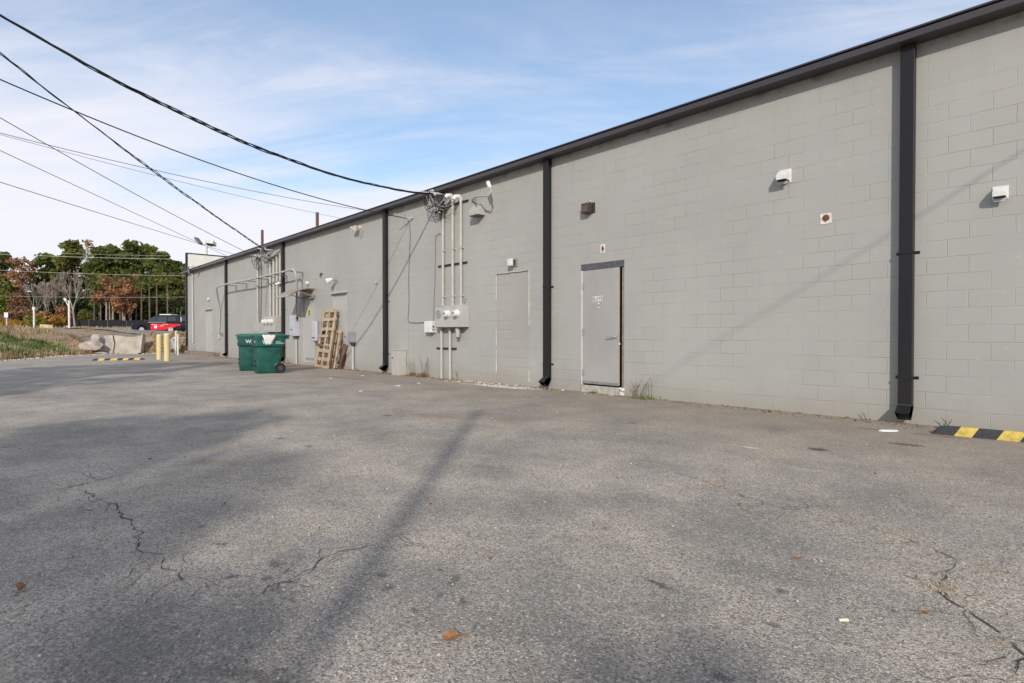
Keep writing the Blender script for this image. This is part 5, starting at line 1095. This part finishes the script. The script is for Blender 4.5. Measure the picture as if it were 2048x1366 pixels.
for _ in range(2600):
    x = rnd.uniform(-34, 1.5); y = -abs(rnd.gauss(0, .17))-.012; s = rnd.uniform(.004, .014)*(1.6 if rnd.random() < .06 else 1); a = rnd.uniform(0, 6.3)
    if SU[0] < x < SU[1] and rnd.random() < .5: continue
    mb.obox(V((x, y, s*.3)), (s*1.6*math.cos(a), s*1.6*math.sin(a), 0), (-s*math.sin(a), s*math.cos(a), 0), (0, 0, s*.5))
struct(mb.build('wall_foot_dirt', M('brown_debris', (.15, .105, .068), .95, 0, .5, 14, col2=(.36, .27, .18)), loc=(0, 0, 0)), 'stuff')
for i, (px, py, s) in enumerate(((797, 772, .09), (838, 767, .05), (722, 783, .05), (1076, 768, .06), (945, 762, .06), (1262, 786, .05), (1010, 761, .07), (1185, 775, .05), (725, 752, .06), (662, 757, .05))):
    p = G(px, py, .004); p.y = min(p.y, -.12); mb = MB(); mb.obox(p+ZZ*.006, RT*s*.6, F0*s*.5+RT*s*.15, ZZ*.005); mb.obox(p+ZZ*.012+RT*s*.2, RT*s*.2, F0*s*.2, ZZ*.006); tag(mb.build('paint_flake', M('dusty_plaster', (.60, .58, .55), .9, 0, .2, 30)), 'flake of white paint or plaster lying on the asphalt near the wall', 'litter', 'white flakes near the wall')

# ------------------------------------------------------------------ trees
def leaves(mb, c, rad, n, size, flat=1.0, shell=.35, el=1.0):
    c = np.array(c); 
    for _ in range(n):
        d = nr.normal(size=3); d /= np.linalg.norm(d); t = (shell+(1-shell)*nr.random()**.6)
        p = c+d*np.array(rad)*t*nr.uniform(.75, 1.1); s = size*nr.uniform(.55, 1.35)
        a = nr.normal(size=3); a /= np.linalg.norm(a); b = np.cross(a, nr.normal(size=3)); b /= (np.linalg.norm(b)+1e-6); b[2] *= flat
        a *= s*el; b *= s*.62
        mb.v += [V(p-a), V(p+b), V(p+a), V(p-b)]; k = len(mb.v)-4; mb.f.append((k, k+1, k+2, k+3)); mb.m.append(0)
def base_at(px, dep):
    r = (px-1024)/FPX*dep; p = RF(r, dep, tz(r, dep)); return p
def height_to(p, dep, ytop): return ZC+(669.5-ytop)/FPX*dep-p.z
def pine(px, dep, ytop, wpx, label, low=.45, mat=PINE, name='pine_tree', nclump=24, per=95, trunk=.22, barkm=BARKP, group='pines beyond the road', leaf=.30, sparse=False):
    p = base_at(px, dep); H = height_to(p, dep, ytop); wd = wpx*1.12/FPX*dep/2; nclump = int(nclump*1.35); T = thing(name, label, 'tree', p, group)
    mb = MB(); top = p+V((rnd.uniform(-.4, .4), rnd.uniform(-.4, .4), H*.93)); mid = p+V((rnd.uniform(-.3, .3), rnd.uniform(-.3, .3), H*.5)); mb.tube([p-ZZ*.2, p*.5+mid*.5, mid, mid*.5+top*.5, top], [trunk*1.15, trunk, trunk*.8, trunk*.5, .04], 7)
    mc = MB()
    for i in range(nclump):
        t = low+(1-low)*(i+rnd.random())/nclump; prof = math.sin(math.pi*min(1, max(.0, (t-low)/(1-low))*.80+.20))**.7; a = rnd.uniform(0, 6.28); rr = wd*prof*rnd.uniform(.25, .9)
        c = p+V((math.cos(a)*rr, math.sin(a)*rr, H*min(t, .96))); cr = wd*rnd.uniform(.30, .52)
        leaves(mc, c, (cr, cr, cr*rnd.uniform(.5, .8)), int(per*(.5 if sparse else 1.1)), leaf)
        s = p+(top-p)*max(.2, t-.10); mb.tube([s, s*.5+c*.5+ZZ*.15, c], [trunk*.32, trunk*.2, .03], 5)
    mb.build('trunk', barkm, T, 0, 60); mc.build('crown', mat, T); return T
def shrub(px, dep, ytop, wpx, label, mat, name='shrub', per=900, leaf=.2, group=None, nc=6, cat_='shrub'):
    p = base_at(px, dep); H = height_to(p, dep, ytop); wd = wpx/FPX*dep/2; T = thing(name, label, cat_, p, group); mc = MB(); mb = MB()
    for i in range(nc):
        c = p+V((rnd.uniform(-.6, .6)*wd, rnd.uniform(-.6, .6)*wd, H*rnd.uniform(.3, .72))); leaves(mc, c, (wd*.62, wd*.62, H*.32), per//nc, leaf, shell=.2); mb.tube([p+V((rnd.uniform(-.2, .2), 0, -.1)), p*.4+c*.6, c], [.07, .05, .02], 5)
    mb.build('stems', BARK, T); mc.build('foliage', mat, T); return T
def bare(px, dep, ytop, wpx, label, mat, trunk=.3, depth=5, seed=1, fork=.25, group='bare trees beyond the road', thick=1.0):
    R2 = random.Random(seed); p = base_at(px, dep); H = height_to(p, dep, ytop); T = thing('bare_tree', label, 'tree', p, group); mt, mk = MB(), MB(); wd = wpx/FPX*dep/2
    def grow(q, d, L, r, lv):
        n_ = 3; path = [q]; dd = d
        for i in range(n_): dd = (dd+V((R2.gauss(0, .12), R2.gauss(0, .12), R2.gauss(.03, .06)))).normalized(); path.append(path[-1]+dd*L/n_)
        rr = [max(.012*thick, r*(1-.4*i/n_)) for i in range(n_+1)]; (mt if lv == 0 else mk).tube(path, rr, 6 if lv < 2 else 4)
        if lv >= depth: return
        for _ in range(R2.choice((2, 3, 3)) if lv else R2.choice((3, 4))):
            a = R2.uniform(0, 6.28); sp = R2.uniform(.35, .8); o_ = dd.orthogonal().normalized(); o2 = dd.cross(o_)
            nd = (dd*math.cos(sp)+(o_*math.cos(a)+o2*math.sin(a))*math.sin(sp)*min(1.6, wd/H*2.6)+ZZ*.12).normalized(); k = R2.uniform(.55, 1.0); grow(path[-1] if R2.random() < .7 else path[2], nd, L*R2.uniform(.62, .82), r*.55, lv+1)
    grow(p-ZZ*.2, V((0, 0, 1)), H*fork, trunk, 0)
    top_ = max(q.z for q in mk.v)-p.z; k_ = H/top_; half = max(abs((q-p).dot(RT)) for q in mk.v); kx = min(1.6, wd*1.15/half)
    for m__ in (mt, mk): m__.v = [V((p.x+(q.x-p.x)*kx, p.y+(q.y-p.y)*kx, p.z+(q.z-p.z)*k_)) for q in m__.v]
    mt.build('trunk', mat, T, 0, 60); mk.build('branches', mat, T); return T
D1 = 88
pine(8, 92, 506, 62, 'pine at the left edge of the picture with visible trunk', .42, PINE, nclump=16, per=80)
pine(44, 90, 517, 52, 'russet leafed tree beside the pine at the left edge', .62, ORANGE, 'oak_tree', 14, 60, .16, BARK, 'autumn trees beyond the road', .26, True)
pine(-14, 96, 520, 70, 'pine cut by the left edge behind the other pine', .4, PINE2, nclump=16, per=80)
pine(96, 94, 509, 62, 'broad green pine left of the tallest pine', .5, PINE, nclump=20, per=90)
pine(118, 97, 520, 44, 'olive pine tucked between the two left green pines', .5, PINE2, nclump=14, per=80)
pine(140, 92, 481, 56, 'tallest pine standing behind the bare tree', .5, PINE2, nclump=22, per=90, trunk=.26)
pine(176, 96, 477, 44, 'sparse tree top with few brown leaves right of the tallest pine', .55, GOLD, 'oak_tree', 22, 34, .10, BARK, 'autumn trees beyond the road', .2, True)
for k, (px, yt, w_, m_, lab) in enumerate(((200, 495, 62, PINE, 'dense green pine first in the right hand clump'), (224, 492, 56, PINE2, 'olive pine second in the right hand clump'), (262, 486, 74, PINE, 'widest green pine in the middle of the right hand clump'), (300, 493, 60, PINE, 'green pine right of the widest pine'), (327, 505, 62, PINE2, 'olive pine with gaps of sky near the building'), (356, 522, 50, PINE, 'shorter pine right beside the far corner of the building'), (243, 500, 50, PINE, 'green pine between the olive pine and the widest pine'), (384, 540, 50, PINE2, 'pine mostly hidden behind the far corner of the building'))):
    pine(px, 88+(k*37 % 9), yt, w_, lab, .28, m_, nclump=26, per=105)
pine(213, 82, 556, 44, 'russet oak in front of the right hand pines, left of two', .45, ORANGE, 'oak_tree', 14, 75, .12, BAREW, 'autumn trees beyond the road', .22)
pine(250, 81, 561, 50, 'russet oak in front of the right hand pines, above the black fence', .35, ORANGE, 'oak_tree', 16, 75, .13, BAREW, 'autumn trees beyond the road', .22)
pine(272, 84, 548, 26, 'narrow russet sapling right of the russet oaks', .5, ORANGE, 'oak_tree', 8, 50, .09, BARK, 'autumn trees beyond the road', .2)
shrub(130, 82, 608, 30, 'bright orange bush left of the white lamp post', ORANGE, per=700, group='bushes at the wood edge')
bare(150, 79, 535, 60, 'pale bare tree with forked trunk beside the white lamp post', BAREW, .20, 6, 5, .22)
bare(92, 80, 560, 62, 'grey twiggy bare tree left of the lamp post', TWIG, .14, 6, 9, .2, thick=1.5)
bare(66, 84, 556, 50, 'grey twiggy bare tree nearer the left edge', TWIG, .12, 6, 12, .22, thick=1.5)
bare(112, 84, 552, 50, 'grey twiggy bare tree before the tallest pine', TWIG, .12, 6, 21, .24, thick=1.5)
bare(84, 77, 612, 16, 'thin pale sapling with crooked trunk left of the lamp post', BAREW, .09, 3, 31, .5)
bare(172, 90, 500, 40, 'bare tree with fine upright branches right of the tallest pine', BAREW, .13, 5, 44, .42)
for i, (px, dep, yt, w_, m_, lab) in enumerate(((2, 84, 578, 40, LIME, 'yellow green bush at the left edge'), (34, 84, 572, 44, MAROON, 'dull red bush right of the yellow green bush'), (20, 78, 612, 46, MAROON, 'low dark red bush behind the white sign'), (52, 80, 606, 40, MAROON, 'brownish red bush right of the white sign'), (30, 74, 638, 50, GOLD, 'low golden bush along the road left of the kerb'), (70, 74, 630, 34, LIME, 'bright green bush round the marker post'), (98, 80, 622, 40, GOLD, 'golden brown bush below the grey twiggy trees'), (122, 80, 630, 34, GOLD, 'low golden bush left of the lamp post foot'), (74, 90, 590, 60, DKGREEN, 'dark green bush behind the grey twiggy trees'), (112, 90, 584, 56, DKGREEN, 'dark green bush behind the lamp post'), (150, 88, 600, 44, DKGREEN, 'dark green bush behind the pale bare tree'), (175, 84, 612, 34, PINE2, 'olive bush right of the pale bare tree'))):
    shrub(px, dep, yt, w_, lab, m_, per=1300, leaf=.2, group='bushes at the wood edge')
for i, (px, yt, w_) in enumerate(((186, 590, 40), (220, 600, 50), (285, 585, 60), (318, 590, 60), (350, 580, 60), (255, 610, 50), (380, 590, 60))):
    shrub(px, 90+(i % 3)*3, yt, w_, ('leafy dark understorey tree', 'olive understorey tree', 'dark understorey sapling')[i % 3]+' at picture position %s under the right hand pines' % ('one two three four five six seven'.split()[i]), (DKGREEN, PINE2, DKGREEN)[i % 3], 'understorey_tree', 1500, .24, 'understorey below the pines', 7, 'tree')
for i, (px, yt, rad, m_) in enumerate(((189, 600, .11, BARK), (214, 612, .13, BAREW), (220, 620, .09, BAREW), (227, 615, .12, BAREW), (241, 622, .14, BARKP), (246, 612, .09, BAREW), (300, 600, .12, BARK), (314, 596, .14, BARKP), (336, 600, .12, BARK), (202, 608, .1, BARK), (262, 612, .11, BARK), (283, 605, .12, BARKP))):
    p = base_at(px, 82); H = height_to(p, 82, yt-40); T = thing('young_tree', 'slim bare trunk rising behind the black fence among others alike', 'tree', p, 'slim trunks behind the fence'); mb = MB(); t_ = p+V((rnd.uniform(-.4, .4), 0, H)); mb.tube([p-ZZ*.2, p*.5+t_*.5+V((rnd.uniform(-.15, .15), 0, 0)), t_], [rad, rad*.85, rad*.5], 7); mb.build('trunk', m_, T, 0, 60)
    mc = MB(); leaves(mc, t_+ZZ*.3, (1.0, 1.0, 1.3), 90, .24); mc.build('crown', PINE2 if i % 2 else PINE, T)
# back rows of the wood: copies
protos = [o for o in list(COL.objects) if o.name.startswith('pine_tree') and o.parent is None and o.get('label', '').find('right hand clump') >= 0]
for i in range(30):
    row = i % 2; px = -60+(i//2)*34+rnd.uniform(-8, 8); dep = 104+row*16+rnd.uniform(-3, 3); p = base_at(px, dep); src = protos[i % len(protos)]
    c = dup(src, p, 'green pine in the rows of the wood behind the front trees', rnd.uniform(0, 6.28), None, (1.0, 1.0, rnd.uniform(.50, .68) if px < 160 else rnd.uniform(.62, .80))); c['group'] = 'pines in the back rows of the wood'
for i in range(26):
    px = -30+i*17+rnd.uniform(-5, 5); dep = 98+(i % 3)*6; sh = [o for o in COL.objects if o.name.startswith('understorey_tree') and o.parent is None]
    c = dup(sh[i % min(7, len(sh))], base_at(px, dep), 'dark leafy understorey tree in the back of the wood', rnd.uniform(0, 6.28), None, (1.2, 1.2, rnd.uniform(.7, 1.0))); c['group'] = 'understorey in the back of the wood'
# shade trees behind the photographer
def shade(r, f, H, wd, n, per, label, leaf=.16, low=.45):
    z = tz(r, f); p = RF(r, f, max(z, 0)); T = thing('shade_tree', label, 'tree', p, 'shade trees behind the lot'); mb, mc = MB(), MB(); top = p+ZZ*H*.9
    mb.tube([p-ZZ*.2, p+ZZ*H*.4, top], [.24, .18, .05], 10)
    for i in range(n):
        t = low+(1-low)*rnd.random(); a = rnd.uniform(0, 6.28); rr = wd*rnd.uniform(.2, 1.0)*math.sin(math.pi*min(1, (t-low)/(1-low)*.75+.25))**.5; c = p+V((math.cos(a)*rr, math.sin(a)*rr, H*t)); cr = rnd.uniform(.5, 1.0)*wd*.3
        leaves(mc, c, (cr, cr, cr*.7), per, leaf); s = p+ZZ*H*max(.3, t-.2); mb.tube([s, s*.5+c*.5+ZZ*.2, c], [.08, .05, .015], 6)
    mb.build('trunk', BARK, T); mc.build('crown', PINE, T); return T
shade(-3.9, -17.7, 11.0, 2.4, 40, 190, 'leafy tree behind the photographer shading the near left corner', .14, .45)
shade(-5.6, -16.8, 11.0, 3.5, 48, 180, 'leafy tree behind the photographer shading the left foreground', .15, .5)
shade(-13.8, -5.2, 12.5, 4.2, 40, 170, 'leafy tree left of the lot shading its far left part', .17, .5)

shade(-.15, -18.42, 9.4, 1.8, 20, 150, 'slender unseen tree added to shade the bottom of the picture', .13, .5)  # unseen tree, added only to cast shade along the bottom edge

# ------------------------------------------------------------------ sky, sun, camera
SV = V((1.02, -1.0, .673)).normalized(); EL = math.asin(SV.z); AZ = math.atan2(SV.x, SV.y)
w = bpy.data.worlds.new('World'); scn.world = w; w.use_nodes = True; n, l = w.node_tree.nodes, w.node_tree.links; bg = n['Background']
sky = n.new('ShaderNodeTexSky'); sky.sky_type = 'NISHITA'; sky.sun_disc = False; sky.sun_elevation = EL; sky.sun_rotation = AZ; sky.altitude = 200; sky.air_density = 1.0; sky.dust_density = .6; sky.ozone_density = 1.6
tc = n.new('ShaderNodeTexCoord'); sp = n.new('ShaderNodeSeparateXYZ'); l.new(tc.outputs['Generated'], sp.inputs[0])
zc_ = mathn(n, l, 'ADD', mathn(n, l, 'MAXIMUM', sp.outputs['Z'], 0), .14)
pv = n.new('ShaderNodeCombineXYZ'); l.new(mathn(n, l, 'DIVIDE', sp.outputs['X'], zc_), pv.inputs['X']); l.new(mathn(n, l, 'DIVIDE', sp.outputs['Y'], zc_), pv.inputs['Y'])
m0 = n.new('ShaderNodeMapping'); m0.inputs['Rotation'].default_value = (0, 0, math.radians(-42)); l.new(pv.outputs[0], m0.inputs['Vector'])
mp = n.new('ShaderNodeMapping'); mp.inputs['Scale'].default_value = (.42, 1.25, 1); mp.inputs['Location'].default_value = (3.1, 1.7, 0); l.new(m0.outputs[0], mp.inputs['Vector'])
n1 = noise(n, l, mp.outputs[0], .8, 10, .6, .5); n2 = noise(n, l, mp.outputs[0], 2.6, 8, .6, .8)
cm = mathn(n, l, 'ADD', mathn(n, l, 'MULTIPLY', n1, .62), mathn(n, l, 'MULTIPLY', n2, .38))
hz = ramp(n, l, sp.outputs['Z'], .02, .50, .40, 0)
dsun = n.new('ShaderNodeVectorMath'); dsun.operation = 'DOT_PRODUCT'; l.new(tc.outputs['Generated'], dsun.inputs[0]); dsun.inputs[1].default_value = (RT*.25-F0).normalized()
hz = mathn(n, l, 'ADD', hz, ramp(n, l, dsun.outputs['Value'], -.1, .8, 0, .30))      # extra unseen cloud behind the camera, added to whiten the ambient light
cm = ramp(n, l, mathn(n, l, 'ADD', cm, hz), .43, .82, .20, .95)
col = mixc(n, l, cm, mixc(n, l, 1.0, sky.outputs[0], (.98, 1.27, 1.37), 'MULTIPLY'), (7.1, 7.0, 7.5))
l.new(col, bg.inputs['Color']); bg.inputs['Strength'].default_value = .125
sd = bpy.data.lights.new('sun', 'SUN'); sd.energy = 3.05; sd.angle = math.radians(.6); sd.color = (1.0, .925, .83); so = bpy.data.objects.new('sun', sd); COL.objects.link(so); so.rotation_euler = SV.to_track_quat('Z', 'Y').to_euler()
cd = bpy.data.cameras.new('camera'); cd.sensor_width = 36; cd.lens = FPX/2048*36; cd.clip_end = 8000; cd.clip_start = .05
co = bpy.data.objects.new('camera', cd); COL.objects.link(co); co.location = CAM
rot = Matrix((RT, UP, -FW)).transposed(); co.rotation_euler = rot.to_euler(); scn.camera = co
scn.view_settings.view_transform = 'Standard'; scn.view_settings.look = 'None'; scn.view_settings.exposure = 0.08; scn.view_settings.gamma = 1
